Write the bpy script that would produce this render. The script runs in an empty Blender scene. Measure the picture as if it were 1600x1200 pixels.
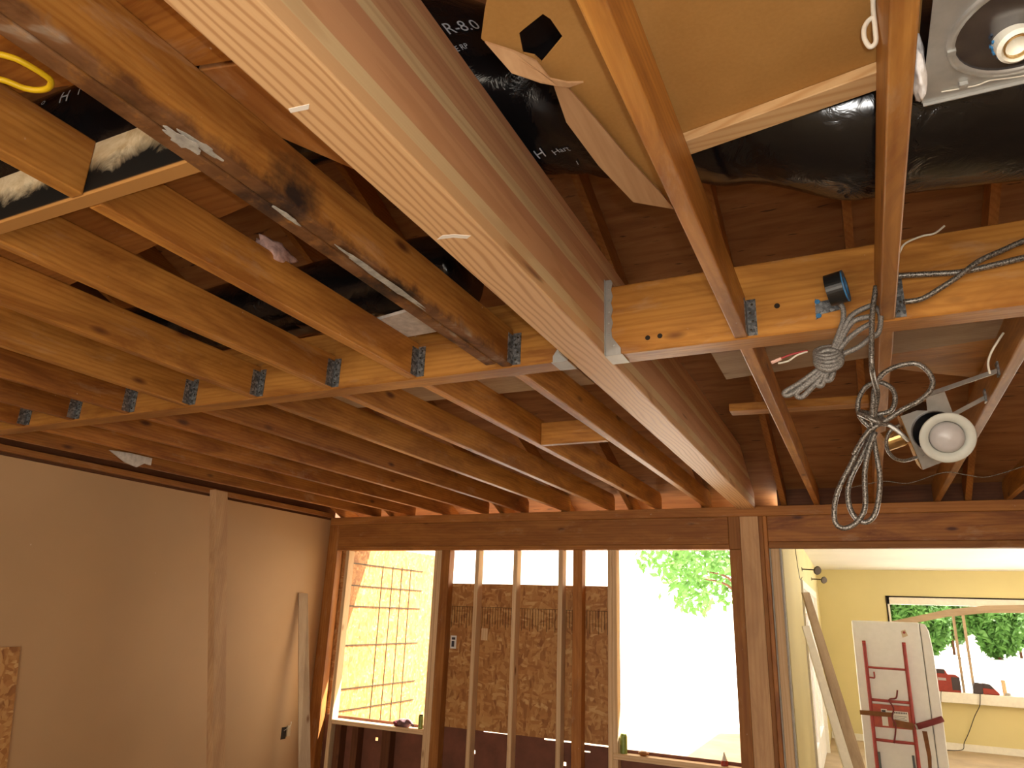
import bpy, bmesh, math, random
from mathutils import Vector, Matrix, noise
random.seed(7)
S = bpy.context.scene
COL = S.collection
J = 2.44                      # underside of the ceiling joists above the floor; heights below are measured from there
# ---------------------------------------------------------------- camera, world, sun, exposure
CAMZ = -0.8434
cam = bpy.data.objects.new('camera', bpy.data.cameras.new('camera'))
COL.objects.link(cam)
cam.data.sensor_width = 36.0
cam.data.lens = 1112.6 / 1600 * 36
cam.data.clip_start = 0.02
cam.data.clip_end = 300
R_ = Vector((0.90208358, 0.42999534, 0.03673168)); U_ = Vector((0.10027076, -0.29161751, 0.95126495)); F_ = Vector((-0.4197511, 0.85443737, 0.30617933))
cam.matrix_world = Matrix(((R_.x, U_.x, -F_.x, 0), (R_.y, U_.y, -F_.y, 0), (R_.z, U_.z, -F_.z, J + CAMZ), (0, 0, 0, 1)))
S.camera = cam
S.view_settings.view_transform = 'Standard'
S.view_settings.look = 'None'
S.view_settings.gamma = 1
S.view_settings.use_curve_mapping = False
S.view_settings.exposure = 0.65
world = bpy.data.worlds.new('sky'); S.world = world
world.use_nodes = True
bg = world.node_tree.nodes['Background']
bg.inputs[0].default_value = (1.0, 0.87, 0.70, 1)
bg.inputs[1].default_value = 3.2
S.cycles.use_denoising = True
S.cycles.max_bounces = 8
S.cycles.diffuse_bounces = 5
S.cycles.sample_clamp_indirect = 6
def lamp(name, kind, loc, energy, color=(1, 1, 1), **kw):
    d = bpy.data.lights.new(name, kind); d.energy = energy; d.color = color
    for k, v in kw.items(): setattr(d, k, v)
    o = bpy.data.objects.new(name, d); COL.objects.link(o); o.location = loc
    return o
sun = lamp('sun', 'SUN', (6, 8, 12), 18.0, (1.0, 0.95, 0.86), angle=0.009)
sun.rotation_euler = Vector((-0.46, -0.29, -0.84)).to_track_quat('-Z', 'Y').to_euler()
# the camera's own flash, beside the lens
lamp('camera_flash', 'POINT', (0.04, 0.02, J + CAMZ + 0.055), 20.0, (1.0, 0.97, 0.92), shadow_soft_size=0.012)
COIL_DROP = [(0.112,2.090,0.078),(0.094,2.095,-0.002),(0.084,2.095,-0.078),(0.076,2.100,-0.155),(0.080,2.180,-0.168),(0.088,2.260,-0.190),(0.076,2.300,-0.236),(0.070,2.300,-0.275)]
COIL_BIG = [(0.071,2.295,-0.267),(0.033,2.295,-0.322),(-0.003,2.295,-0.388),(-0.040,2.295,-0.453),(-0.058,2.295,-0.503),(-0.062,2.295,-0.555),(-0.043,2.295,-0.574),(-0.014,2.295,-0.565),(0.011,2.295,-0.538),(0.023,2.295,-0.502),(0.030,2.295,-0.418),(0.047,2.295,-0.352),(0.071,2.295,-0.296)]
COIL_MID = [(0.070,2.315,-0.277),(0.029,2.315,-0.360),(-0.002,2.315,-0.413),(-0.019,2.315,-0.460),(-0.020,2.315,-0.507),(-0.007,2.315,-0.542),(0.017,2.315,-0.556),(0.040,2.315,-0.540),(0.056,2.315,-0.500),(0.069,2.315,-0.429),(0.068,2.315,-0.378),(0.064,2.315,-0.301)]
COIL_TOP = [(0.062,2.280,-0.285),(0.081,2.280,-0.173),(0.103,2.280,-0.131),(0.129,2.280,-0.112),(0.163,2.280,-0.102),(0.197,2.280,-0.102),(0.222,2.280,-0.123),(0.234,2.280,-0.159),(0.222,2.280,-0.191),(0.191,2.280,-0.217),(0.148,2.280,-0.238),(0.107,2.280,-0.264),(0.071,2.280,-0.284),(0.043,2.280,-0.307),(0.007,2.280,-0.363)]
COIL_BACK = [(0.060,2.330,-0.273),(0.035,2.330,-0.235),(0.036,2.330,-0.188),(0.060,2.330,-0.146),(0.096,2.330,-0.133),(0.128,2.330,-0.153),(0.136,2.330,-0.188),(0.120,2.330,-0.226),(0.082,2.330,-0.235),(0.066,2.330,-0.248)]
COIL_WRAP = [(0.033,2.290,-0.237),(0.054,2.270,-0.256),(0.080,2.270,-0.274),(0.104,2.290,-0.275),(0.094,2.325,-0.249),(0.065,2.345,-0.226),(0.039,2.325,-0.223),(0.033,2.295,-0.236)]
COIL_FEED = [(0.072,2.280,-0.261),(0.115,2.400,-0.252),(0.156,2.700,-0.205),(0.201,3.050,-0.157)]
COIL_FEED2 = [(0.173,2.900,-0.131),(0.136,2.900,-0.155),(0.121,2.920,-0.203),(0.139,2.950,-0.239),(0.175,3.000,-0.245),(0.222,3.050,-0.225)]
WHIP = [[(0.010,2.133,0.065),(0.021,2.133,0.041),(0.017,2.133,0.001),(-0.005,2.133,-0.052),(-0.021,2.133,-0.094)],[(0.105,2.133,0.041),(0.067,2.133,0.029),(0.040,2.133,0.013),(0.019,2.133,-0.020),(-0.007,2.133,-0.070),(-0.026,2.133,-0.101)],[(0.099,2.133,0.004),(0.073,2.133,0.004),(0.045,2.133,-0.003),(0.024,2.133,-0.028),(-0.005,2.133,-0.076),(-0.025,2.133,-0.109)],[(0.096,2.133,-0.013),(0.061,2.133,-0.030),(0.025,2.133,-0.056),(-0.003,2.133,-0.088),(-0.024,2.133,-0.109)],[(0.092,2.133,-0.052),(0.053,2.133,-0.082),(0.006,2.133,-0.101),(-0.022,2.133,-0.113)],[(0.097,2.133,0.041),(0.114,2.133,0.014),(0.113,2.133,-0.019),(0.104,2.133,-0.048),(0.086,2.133,-0.059)],[(-0.029,2.133,-0.109),(-0.057,2.133,-0.135),(-0.114,2.133,-0.174),(-0.158,2.133,-0.199),(-0.144,2.133,-0.208),(-0.093,2.133,-0.176),(-0.041,2.133,-0.131)],[(-0.026,2.133,-0.119),(-0.047,2.133,-0.146),(-0.093,2.133,-0.180),(-0.125,2.133,-0.204),(-0.114,2.133,-0.218),(-0.080,2.133,-0.189),(-0.031,2.133,-0.136)],[(-0.028,2.133,-0.113),(-0.054,2.133,-0.161),(-0.068,2.133,-0.182),(-0.056,2.133,-0.187),(-0.036,2.133,-0.147),(-0.020,2.133,-0.122)],[(-0.022,2.133,-0.109),(-0.022,2.133,-0.149),(-0.033,2.133,-0.173),(-0.045,2.133,-0.169),(-0.042,2.133,-0.137),(-0.029,2.133,-0.113)]]
WHIP_KNOT = [(-0.031,2.132,-0.101),(-0.059,2.132,-0.097),(-0.005,2.132,-0.104),(-0.029,2.132,-0.069)]
MC_A = [(0.165,2.140,0.123),(0.200,2.140,0.119),(0.248,2.140,0.114),(0.324,2.140,0.106),(0.400,2.140,0.112),(0.478,2.140,0.122),(0.589,2.140,0.133)]
MC_B = [(0.175,2.118,0.030),(0.221,2.118,0.032),(0.270,2.118,0.057),(0.320,2.118,0.087),(0.369,2.118,0.121),(0.431,2.118,0.144),(0.480,2.118,0.161),(0.593,2.118,0.186)]
WHITE_WIRE = [(0.179,2.150,0.181),(0.189,2.150,0.204),(0.205,2.150,0.226),(0.248,2.150,0.240),(0.280,2.150,0.242),(0.308,2.150,0.261)]
WHITE_LOOP = [(0.112,1.100,0.204),(0.110,1.100,0.164),(0.108,1.100,0.137),(0.107,1.100,0.104),(0.105,1.100,0.077),(0.096,1.100,0.071),(0.090,1.100,0.088),(0.091,1.100,0.110),(0.099,1.100,0.124),(0.107,1.100,0.128)]
WIRE_ENDS = [[(-0.199,2.300,-0.044),(-0.163,2.300,-0.031),(-0.134,2.300,-0.023),(-0.091,2.300,-0.018)],[(-0.182,2.300,-0.050),(-0.151,2.300,-0.045),(-0.124,2.300,-0.029),(-0.092,2.300,-0.020)]]
K3_WIRE = [(0.474,2.550,0.059),(0.450,2.550,0.025),(0.431,2.550,-0.005),(0.419,2.550,-0.038),(0.419,2.550,-0.072)]
YELLOW = [(-1.395,0.498,0.120),(-1.381,0.534,0.120),(-1.367,0.549,0.120),(-1.351,0.568,0.120),(-1.345,0.592,0.120),(-1.343,0.614,0.120),(-1.347,0.633,0.120),(-1.371,0.644,0.120),(-1.398,0.640,0.120),(-1.419,0.625,0.120),(-1.432,0.598,0.120),(-1.451,0.579,0.120),(-1.483,0.544,0.120)]
CARD = [(-0.436,0.768,0.165),(-0.505,0.861,0.165),(-0.540,0.914,0.165),(-0.517,0.993,0.165),(-0.476,1.044,0.165),(-0.456,1.065,0.165),(-0.476,1.194,0.165),(-0.460,1.369,0.165),(-0.435,1.547,0.165),(-0.350,1.621,0.165),(-0.255,1.350,0.165),(0.123,1.281,0.165),(0.231,1.258,0.165),(0.269,1.077,0.165)]
CARD_HOLE = [(-0.470,0.930,0.165),(-0.459,0.925,0.165),(-0.413,0.907,0.165),(-0.405,0.923,0.165),(-0.400,0.971,0.165),(-0.461,1.014,0.165),(-0.467,0.993,0.165),(-0.484,0.979,0.165)]
FLAP = [(-0.530,0.911,0.150),(-0.493,0.950,0.150),(-0.462,0.992,0.150),(-0.447,1.024,0.150),(-0.421,1.046,0.150),(-0.392,1.058,0.150),(-0.422,1.060,0.150),(-0.441,1.048,0.150),(-0.468,1.027,0.150),(-0.508,0.981,0.150)]
FLANGE = [(-0.454,1.047,0.150),(-0.433,1.083,0.150),(-0.414,1.190,0.150),(-0.388,1.360,0.150),(-0.355,1.526,0.150),(-0.344,1.597,0.150),(-0.430,1.527,0.150),(-0.461,1.348,0.150),(-0.474,1.177,0.150)]
BRACE = [(-0.250,1.323,0.145),(-0.250,1.376,0.145),(0.113,1.310,0.145),(0.226,1.287,0.145),(0.221,1.221,0.145)]
PLANK1 = [(-1.593,0.621,0.142),(-1.524,0.634,0.142),(-1.037,0.743,0.142),(-0.902,0.772,0.142)]
PLANK2 = [(-1.436,1.167,0.142),(-1.786,1.216,0.142),(-2.287,1.296,0.142)]
SCRAP = [(-4.300,2.927,0.061),(-4.300,3.078,0.072),(-4.300,3.241,0.071),(-4.300,3.241,0.023),(-4.300,3.191,0.026),(-4.300,3.140,-0.010),(-4.300,3.050,0.006)]
GHOLES = [(-0.570,2.167,0.042),(-0.529,2.167,0.043),(-0.161,2.167,0.092)]
THIN = [(-0.019,4.600,-0.070),(0.151,4.600,-0.040),(0.280,4.600,-0.056),(0.460,4.600,-0.003),(0.565,4.600,-0.022),(0.667,4.600,-0.037),(0.865,4.600,0.023)]
# ---------------------------------------------------------------- builders
def O3(v): return (v[0], v[1], v[2] + J)
def link_mesh(name, verts, faces, mat, parent=None, smooth=False, bevel=0.0, seg=1, centre=False):
    V = [Vector(O3(v)) for v in verts]
    lo = Vector([min(v[i] for v in V) for i in range(3)]); hi = Vector([max(v[i] for v in V) for i in range(3)])
    org = Vector(((lo.x + hi.x) / 2, (lo.y + hi.y) / 2, lo.z))
    me = bpy.data.meshes.new(name)
    me.from_pydata([v - org for v in V], [], faces)
    bm = bmesh.new(); bm.from_mesh(me)
    bmesh.ops.recalc_face_normals(bm, faces=bm.faces)
    if bevel:
        es = [e for e in bm.edges if len(e.link_faces) == 2 and e.calc_face_angle(0) > 0.6]
        bmesh.ops.bevel(bm, geom=es, offset=bevel, segments=seg, affect='EDGES', profile=0.5, clamp_overlap=True)
    for f in bm.faces: f.smooth = smooth
    bm.to_mesh(me); bm.free()
    for m in (mat if isinstance(mat, (list, tuple)) else [mat]): me.materials.append(m)
    o = bpy.data.objects.new(name, me); COL.objects.link(o)
    place(o, org, parent)
    return o
def world_of(o):
    p = Vector(o.location)
    while o.parent: o = o.parent; p += Vector(o.location)
    return p
def place(o, org, parent):
    if parent is None: o.location = org
    else: o.parent = parent; o.location = Vector(org) - world_of(parent)
def tag(o, label, cat, group=None, kind=None):
    o['label'] = label; o['category'] = cat
    if group: o['group'] = group
    if kind: o['kind'] = kind
    return o
def struct(o): o['kind'] = 'structure'; return o
def thing(name, label, cat, loc, group=None):
    o = bpy.data.objects.new(name, None); o.empty_display_size = 0.05; COL.objects.link(o)
    o.location = O3(loc); return tag(o, label, cat, group)
class M:
    def __init__(s): s.v = []; s.f = []
    def add(s, v, f):
        n = len(s.v); s.v += [tuple(p) for p in v]; s.f += [[i + n for i in q] for q in f]; return s
    def box(s, x0, x1, y0, y1, z0, z1):
        return s.add([(x0,y0,z0),(x1,y0,z0),(x1,y1,z0),(x0,y1,z0),(x0,y0,z1),(x1,y0,z1),(x1,y1,z1),(x0,y1,z1)],
                     [[0,3,2,1],[4,5,6,7],[0,1,5,4],[1,2,6,5],[2,3,7,6],[3,0,4,7]])
    def hexa(s, b, t):   # four bottom points, four top points
        return s.add(list(b) + list(t), [[0,3,2,1],[4,5,6,7],[0,1,5,4],[1,2,6,5],[2,3,7,6],[3,0,4,7]])
    def prism(s, poly, axis, a, b):   # outline in the plane across the axis
        n = len(poly)
        def P(q, h):
            return {'x': (h, q[0], q[1]), 'y': (q[0], h, q[1]), 'z': (q[0], q[1], h)}[axis]
        return s.add([P(q, a) for q in poly] + [P(q, b) for q in poly],
                     [list(range(n)), list(range(2*n-1, n-1, -1))] + [[i, (i+1) % n, (i+1) % n + n, i + n] for i in range(n)])
    def plate(s, pts, off):   # a flat sheet of any outline with a thickness vector
        n = len(pts); o = Vector(off)
        return s.add([tuple(p) for p in pts] + [tuple(Vector(p) + o) for p in pts],
                     [list(range(n)), list(range(2*n-1, n-1, -1))] + [[i, (i+1) % n, (i+1) % n + n, i + n] for i in range(n)])
    def beam(s, a, b, w, t, wdir):   # bar from a to b: width w along wdir, thickness t across
        a = Vector(a); b = Vector(b); d = (b - a).normalized()
        wd = Vector(wdir); wd = (wd - d * wd.dot(d)).normalized(); td = d.cross(wd)
        c = [wd*(w/2)*i + td*(t/2)*k for i, k in ((-1,-1),(1,-1),(1,1),(-1,1))]
        return s.hexa([a + q for q in c], [b + q for q in c])
    def tube(s, pts, r, n=8, smooth=4, caps=True):
        P = spline(pts, smooth) if smooth else [Vector(p) for p in pts]
        T = [(P[min(i+1, len(P)-1)] - P[max(i-1, 0)]).normalized() for i in range(len(P))]
        ref = Vector((0.13, 0.31, 0.94)); u = (ref - T[0] * ref.dot(T[0]))
        if u.length < 0.05: u = Vector((1, 0, 0)) - T[0] * T[0].x
        u.normalize(); V = []
        for i, p in enumerate(P):
            u = u - T[i] * u.dot(T[i]); u.normalize(); w = T[i].cross(u)
            rr = r(i / max(1, len(P)-1)) if callable(r) else r
            for k in range(n):
                a = 2 * math.pi * k / n
                V.append(p + (u * math.cos(a) + w * math.sin(a)) * rr)
        F = [[i*n+k, i*n+(k+1) % n, (i+1)*n+(k+1) % n, (i+1)*n+k] for i in range(len(P)-1) for k in range(n)]
        if caps: F += [list(range(n))[::-1], list(range((len(P)-1)*n, len(P)*n))]
        return s.add(V, F)
    def lathe(s, prof, c, axis=(0, 0, 1), n=32, close=False):   # profile of (radius, height) about an axis through c
        ax = Vector(axis).normalized(); u = ax.orthogonal().normalized(); w = ax.cross(u); c = Vector(c)
        V = []
        for r, h in prof:
            for k in range(n):
                a = 2 * math.pi * k / n
                V.append(c + ax * h + (u * math.cos(a) + w * math.sin(a)) * r)
        m = len(prof)
        F = [[i*n+k, i*n+(k+1) % n, ((i+1) % m)*n+(k+1) % n, ((i+1) % m)*n+k] for i in range(m if close else m-1) for k in range(n)]
        if not close:
            if prof[0][0] > 1e-4: F.append(list(range(n))[::-1])
            if prof[-1][0] > 1e-4: F.append(list(range((m-1)*n, m*n)))
        return s.add(V, F)
    def grid(s, xs, zs, y0, y1, drop):   # panel across Y with cells left open
        for i in range(len(xs)-1):
            for k in range(len(zs)-1):
                if (i, k) not in drop: s.box(xs[i], xs[i+1], y0, y1, zs[k], zs[k+1])
        return s
    def obj(s, name, mat, parent=None, **kw): return link_mesh(name, s.v, s.f, mat, parent, **kw)
def spline(pts, k):
    P = [Vector(p) for p in pts]; out = []
    if len(P) < 3: k = max(k, 1)
    for i in range(len(P)-1):
        p0, p1, p2, p3 = P[max(i-1, 0)], P[i], P[i+1], P[min(i+2, len(P)-1)]
        for j in range(k):
            t = j / k
            out.append(0.5 * ((2*p1) + (p2-p0)*t + (2*p0-5*p1+4*p2-p3)*t*t + (3*p1-p0-3*p2+p3)*t*t*t))
    out.append(P[-1]); return out

# ---------------------------------------------------------------- materials
class NT:
    def __init__(s, name):
        s.m = bpy.data.materials.new(name); s.m.use_nodes = True; s.t = s.m.node_tree
        s.b = s.t.nodes['Principled BSDF']; s.out = s.t.nodes['Material Output']
    def n(s, kind, **kw):
        x = s.t.nodes.new(kind)
        for k, v in kw.items():
            if k.startswith('i_'): 
                key = k[2:]; x.inputs[int(key) if key.isdigit() else key.replace('_', ' ')].default_value = v
            else: setattr(x, k, v)
        return x
    def l(s, a, b): s.t.links.new(a, b)
    def math(s, op, a, b=None, c=None):
        x = s.n('ShaderNodeMath', operation=op)
        for i, v in enumerate((a, b, c)):
            if v is None: continue
            if isinstance(v, (int, float)): x.inputs[i].default_value = v
            else: s.l(v, x.inputs[i])
        return x.outputs[0]
    def mix(s, f, a, b, mode='MIX'):
        x = s.n('ShaderNodeMix', data_type='RGBA', blend_type=mode)
        for i, v in ((0, f), (6, a), (7, b)):
            if isinstance(v, (int, float)): x.inputs[i].default_value = v
            elif isinstance(v, tuple): x.inputs[i].default_value = v + (1,)
            else: s.l(v, x.inputs[i])
        return x.outputs[2]
    def ramp(s, f, stops, interp='LINEAR'):
        x = s.n('ShaderNodeValToRGB'); e = x.color_ramp; e.interpolation = interp
        while len(e.elements) < len(stops): e.elements.new(0.5)
        for q, (p, c) in zip(e.elements, stops):
            q.position = p; q.color = (c if isinstance(c, tuple) else (c, c, c)) + (1,)
        s.l(f, x.inputs[0]); return x.outputs[0]
    def coords(s, scale, rand=True):
        tc = s.n('ShaderNodeTexCoord'); v = tc.outputs['Object']
        if rand:
            oi = s.n('ShaderNodeObjectInfo')
            r = s.n('ShaderNodeVectorMath', operation='SCALE'); r.inputs[0].default_value = (3.1, 5.7, 4.3); s.l(oi.outputs['Random'], r.inputs['Scale'])
            a = s.n('ShaderNodeVectorMath', operation='ADD'); s.l(v, a.inputs[0]); s.l(r.outputs[0], a.inputs[1]); v = a.outputs[0]
        mp = s.n('ShaderNodeMapping'); mp.inputs['Scale'].default_value = scale; s.l(v, mp.inputs[0])
        return mp.outputs[0], tc
    def noise(s, vec, scale, detail=3, rough=0.5, dist=0.0):
        x = s.n('ShaderNodeTexNoise', i_Scale=scale, i_Detail=detail, i_Roughness=rough, i_Distortion=dist); s.l(vec, x.inputs['Vector']); return x
    def bump(s, h, strength, dist=0.002):
        x = s.n('ShaderNodeBump', i_Strength=strength, i_Distance=dist); s.l(h, x.inputs['Height']); s.l(x.outputs[0], s.b.inputs['Normal'])
def axv(ax, along, across): return tuple(along if a == ax else across for a in 'xyz')
WOODS = {}
def wood(kind, ax):
    key = kind + '_' + ax
    if key in WOODS: return WOODS[key]
    # early wood, late wood, knot colour, ring scale, roughness, dirt amount, per-board variation
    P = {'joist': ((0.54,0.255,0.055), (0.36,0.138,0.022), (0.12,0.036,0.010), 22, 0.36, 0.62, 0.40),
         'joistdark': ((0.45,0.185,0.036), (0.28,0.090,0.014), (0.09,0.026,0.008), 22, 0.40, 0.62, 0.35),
         'brown': ((0.43,0.185,0.046), (0.29,0.105,0.022), (0.07,0.02,0.008), 20, 0.5, 0.4, 0.35),
         'dark': ((0.15,0.055,0.02), (0.09,0.03,0.011), (0.03,0.01,0.005), 22, 0.6, 0.4, 0.3),
         'fir': ((0.66,0.44,0.22), (0.50,0.28,0.11), (0.24,0.11,0.04), 20, 0.55, 0.1, 0.2),
         'stud': ((0.78,0.58,0.36), (0.64,0.42,0.22), (0.22,0.11,0.045), 24, 0.6, 0.15, 0.22),
         'greypine': ((0.52,0.40,0.27), (0.42,0.30,0.19), (0.2,0.1,0.05), 26, 0.65, 0.3, 0.25),
         'post': ((0.60,0.39,0.21), (0.54,0.32,0.16), (0.12,0.04,0.014), 22, 0.55, 0.3, 0.25)}[kind]
    e, lt, kn, rs, ro, dirt, var = P
    t = NT('wood_' + key)
    v, tc = t.coords(axv(ax, 0.05, 1.0))
    w = t.n('ShaderNodeTexWave', wave_type='RINGS', rings_direction=ax.upper(), i_Scale=rs, i_Distortion=8.5, i_Detail=2.0, i_Detail_Scale=0.55, i_Detail_Roughness=0.55)
    t.l(v, w.inputs['Vector'])
    ring = t.ramp(w.outputs['Fac'], [(0.0, 0.0), (0.55, 0.18), (0.86, 0.75), (1.0, 1.0)])
    fv, _ = t.coords(axv(ax, 2.2, 170.0))
    fib = t.noise(fv, 1.0, 2, 0.6)
    c = t.mix(t.math('MULTIPLY', ring, 0.5 if kind in ('joist', 'joistdark', 'brown', 'dark') else 0.8), e, lt)
    c = t.mix(t.math('MULTIPLY', fib.outputs[0], 0.42), c, lt)
    bv, _ = t.coords(axv(ax, 0.9, 5.0))
    bl = t.noise(bv, 2.0, 5, 0.66, 0.8)
    c = t.mix(t.math('MULTIPLY', t.ramp(bl.outputs[0], [(0.40, 0.0), (0.64, 1.0)]), min(0.8, dirt * 1.25)), c, (lt[0] * 0.55, lt[1] * 0.45, lt[2] * 0.45))
    kv, _ = t.coords(axv(ax, 2.4, 6.5))
    vo = t.n('ShaderNodeTexVoronoi', i_Scale=1.0); t.l(kv, vo.inputs['Vector'])
    c = t.mix(t.ramp(vo.outputs['Distance'], [(0.045, 1.0), (0.12, 0.0)]), c, kn)
    oi = t.n('ShaderNodeObjectInfo')
    k = t.math('MULTIPLY_ADD', oi.outputs['Random'], var, 1.0 - var * 0.5)
    hv = t.n('ShaderNodeHueSaturation'); t.l(k, hv.inputs['Value']); t.l(c, hv.inputs['Color'])
    if kind in ('joist', 'joistdark', 'brown', 'post'):   # old plaster flecks
        sp, _ = t.coords((1, 1, 1))
        s1 = t.noise(sp, 55, 2, 0.5); s2 = t.noise(sp, 3.5, 2)
        fl = t.math('MULTIPLY', t.ramp(s1.outputs[0], [(0.74, 0.0), (0.78, 1.0)]), t.ramp(s2.outputs[0], [(0.5, 0.0), (0.62, 1.0)]))
        sv, _ = t.coords(axv(ax, 1.6, 6.0)); s3 = t.noise(sv, 1.7, 5, 0.7, 0.4)
        hz = t.mix(t.math('MULTIPLY', t.ramp(s3.outputs[0], [(0.58, 0.0), (0.72, 1.0)]), 0.38), hv.outputs[0], (0.50, 0.33, 0.20))
        c2 = t.mix(t.math('MULTIPLY', fl, 0.7), hz, (0.62, 0.52, 0.42))
    else: c2 = hv.outputs[0]
    t.l(c2, t.b.inputs['Base Color'])
    t.b.inputs['Roughness'].default_value = ro + 0.08
    t.b.inputs['Specular IOR Level'].default_value = 0.32
    t.bump(fib.outputs[0], 0.25, 0.0015)
    WOODS[key] = t.m
    return t.m
def plain(name, c, rough=0.6, metal=0.0, var=0.0, scale=20, bump=0.0, spec=None):
    t = NT(name); t.b.inputs['Roughness'].default_value = rough; t.b.inputs['Metallic'].default_value = metal
    v, _ = t.coords((1, 1, 1)); nz = t.noise(v, scale, 4, 0.6)
    t.l(t.mix(t.ramp(nz.outputs[0], [(0.3, 0.0), (0.7, 1.0)]), tuple(x * (1 - var) for x in c), tuple(min(1, x * (1 + var)) for x in c)), t.b.inputs['Base Color'])
    if bump: t.bump(nz.outputs[0], bump)
    if spec is not None: t.b.inputs['Specular IOR Level'].default_value = spec
    return t.m
def mat_glulam():
    t = NT('glulam_fir')
    tc = t.n('ShaderNodeTexCoord'); sx = t.n('ShaderNodeSeparateXYZ'); t.l(tc.outputs['Object'], sx.inputs[0])
    lay = t.math('FLOOR', t.math('DIVIDE', t.math('ADD', sx.outputs[2], 0.002), 0.0381))
    wn = t.n('ShaderNodeTexWhiteNoise', noise_dimensions='1D'); t.l(t.math('ADD', lay, 3.3), wn.inputs['W'])
    cb = t.n('ShaderNodeCombineXYZ'); t.l(t.math('MULTIPLY', wn.outputs['Value'], 0.9), cb.inputs[0]); t.l(t.math('MULTIPLY', lay, 0.37), cb.inputs[1]); t.l(t.math('MULTIPLY_ADD', lay, 0.031, -0.06), cb.inputs[2])
    va = t.n('ShaderNodeVectorMath', operation='ADD'); t.l(tc.outputs['Object'], va.inputs[0]); t.l(cb.outputs[0], va.inputs[1])
    mp = t.n('ShaderNodeMapping'); mp.inputs['Scale'].default_value = (1, 0.17, 1.0); t.l(va.outputs[0], mp.inputs[0])
    w = t.n('ShaderNodeTexWave', wave_type='RINGS', rings_direction='Y', i_Scale=15.0, i_Distortion=13.0, i_Detail=2.0, i_Detail_Scale=0.5, i_Detail_Roughness=0.5); t.l(mp.outputs[0], w.inputs['Vector'])
    ring = t.ramp(w.outputs['Fac'], [(0.0, 0.0), (0.62, 0.10), (0.9, 0.85), (1.0, 1.0)])
    mp2 = t.n('ShaderNodeMapping'); mp2.inputs['Scale'].default_value = (190, 1.5, 190); t.l(va.outputs[0], mp2.inputs[0])
    fib = t.noise(mp2.outputs[0], 1.0, 2, 0.6)
    tan, cream, pink, rose = (0.74,0.48,0.24), (0.76,0.60,0.33), (0.66,0.37,0.19), (0.60,0.31,0.16)
    base = t.ramp(t.math('MULTIPLY_ADD', lay, 0.1, 0.05), [(0.1*i, q) for i, q in enumerate((tan, cream, pink, pink, rose, cream, pink, rose, tan, rose))], 'CONSTANT')
    c = t.mix(t.math('MULTIPLY', ring, t.math('MULTIPLY_ADD', t.math('LESS_THAN', lay, 0.5), 0.42, 0.28)), base, (0.42, 0.19, 0.065))
    c = t.mix(t.math('MULTIPLY', fib.outputs[0], 0.3), c, (0.50, 0.25, 0.11))
    mp3 = t.n('ShaderNodeMapping'); mp3.inputs['Scale'].default_value = (9, 1.1, 9); t.l(va.outputs[0], mp3.inputs[0])
    vo = t.n('ShaderNodeTexVoronoi', i_Scale=1.0); t.l(mp3.outputs[0], vo.inputs['Vector'])
    c = t.mix(t.ramp(vo.outputs['Distance'], [(0.03, 0.9), (0.09, 0.0)]), c, (0.22, 0.10, 0.04))
    t.l(c, t.b.inputs['Base Color']); t.b.inputs['Roughness'].default_value = 0.5
    t.bump(fib.outputs[0], 0.15, 0.001)
    return t.m
def mat_osb():
    t = NT('osb_board')
    v, _ = t.coords((1, 1, 1), False)
    warp = t.noise(v, 4, 2); wv = t.n('ShaderNodeVectorMath', operation='SCALE', i_Scale=0.14); t.l(warp.outputs['Color'], wv.inputs[0])
    ad = t.n('ShaderNodeVectorMath', operation='ADD'); t.l(v, ad.inputs[0]); t.l(wv.outputs[0], ad.inputs[1])
    cols = []
    for i, (rot, sc) in enumerate((((0.3, 0.6, 0.2), (11, 36, 42)), ((0.9, -0.5, 1.2), (44, 38, 12)))):
        mp = t.n('ShaderNodeMapping'); mp.inputs['Rotation'].default_value = rot; mp.inputs['Scale'].default_value = sc; t.l(ad.outputs[0], mp.inputs[0])
        vo = t.n('ShaderNodeTexVoronoi', i_Scale=1.0); t.l(mp.outputs[0], vo.inputs['Vector'])
        s = t.n('ShaderNodeSeparateColor'); t.l(vo.outputs['Color'], s.inputs[0]); cols.append(s.outputs[0])
    c1 = t.ramp(cols[0], [(0.0, (0.34,0.135,0.035)), (0.45, (0.44,0.20,0.055)), (0.8, (0.52,0.27,0.085)), (1.0, (0.62,0.38,0.16))])
    c2 = t.ramp(cols[1], [(0.0, (0.27,0.10,0.025)), (0.5, (0.42,0.19,0.05)), (1.0, (0.56,0.31,0.11))])
    nz = t.noise(v, 14, 2)
    t.l(t.mix(t.ramp(nz.outputs[0], [(0.45, 0.0), (0.55, 1.0)]), c1, c2), t.b.inputs['Base Color'])
    t.b.inputs['Roughness'].default_value = 0.6
    return t.m
def mat_sheath():
    t = NT('roof_plywood')
    v, _ = t.coords((1.3, 9, 9), False); nz = t.noise(v, 2.0, 5, 0.6, 0.4)
    c = t.ramp(nz.outputs[0], [(0.25, (0.19,0.070,0.020)), (0.5, (0.30,0.125,0.040)), (0.75, (0.38,0.175,0.062))])
    v2, _ = t.coords((7, 45, 45), False); n2 = t.noise(v2, 1.0, 2, 0.5)
    c = t.mix(t.ramp(n2.outputs[0], [(0.68, 0.0), (0.74, 0.85)]), c, (0.03, 0.012, 0.006))
    t.l(c, t.b.inputs['Base Color']); t.b.inputs['Roughness'].default_value = 0.7
    return t.m
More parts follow.
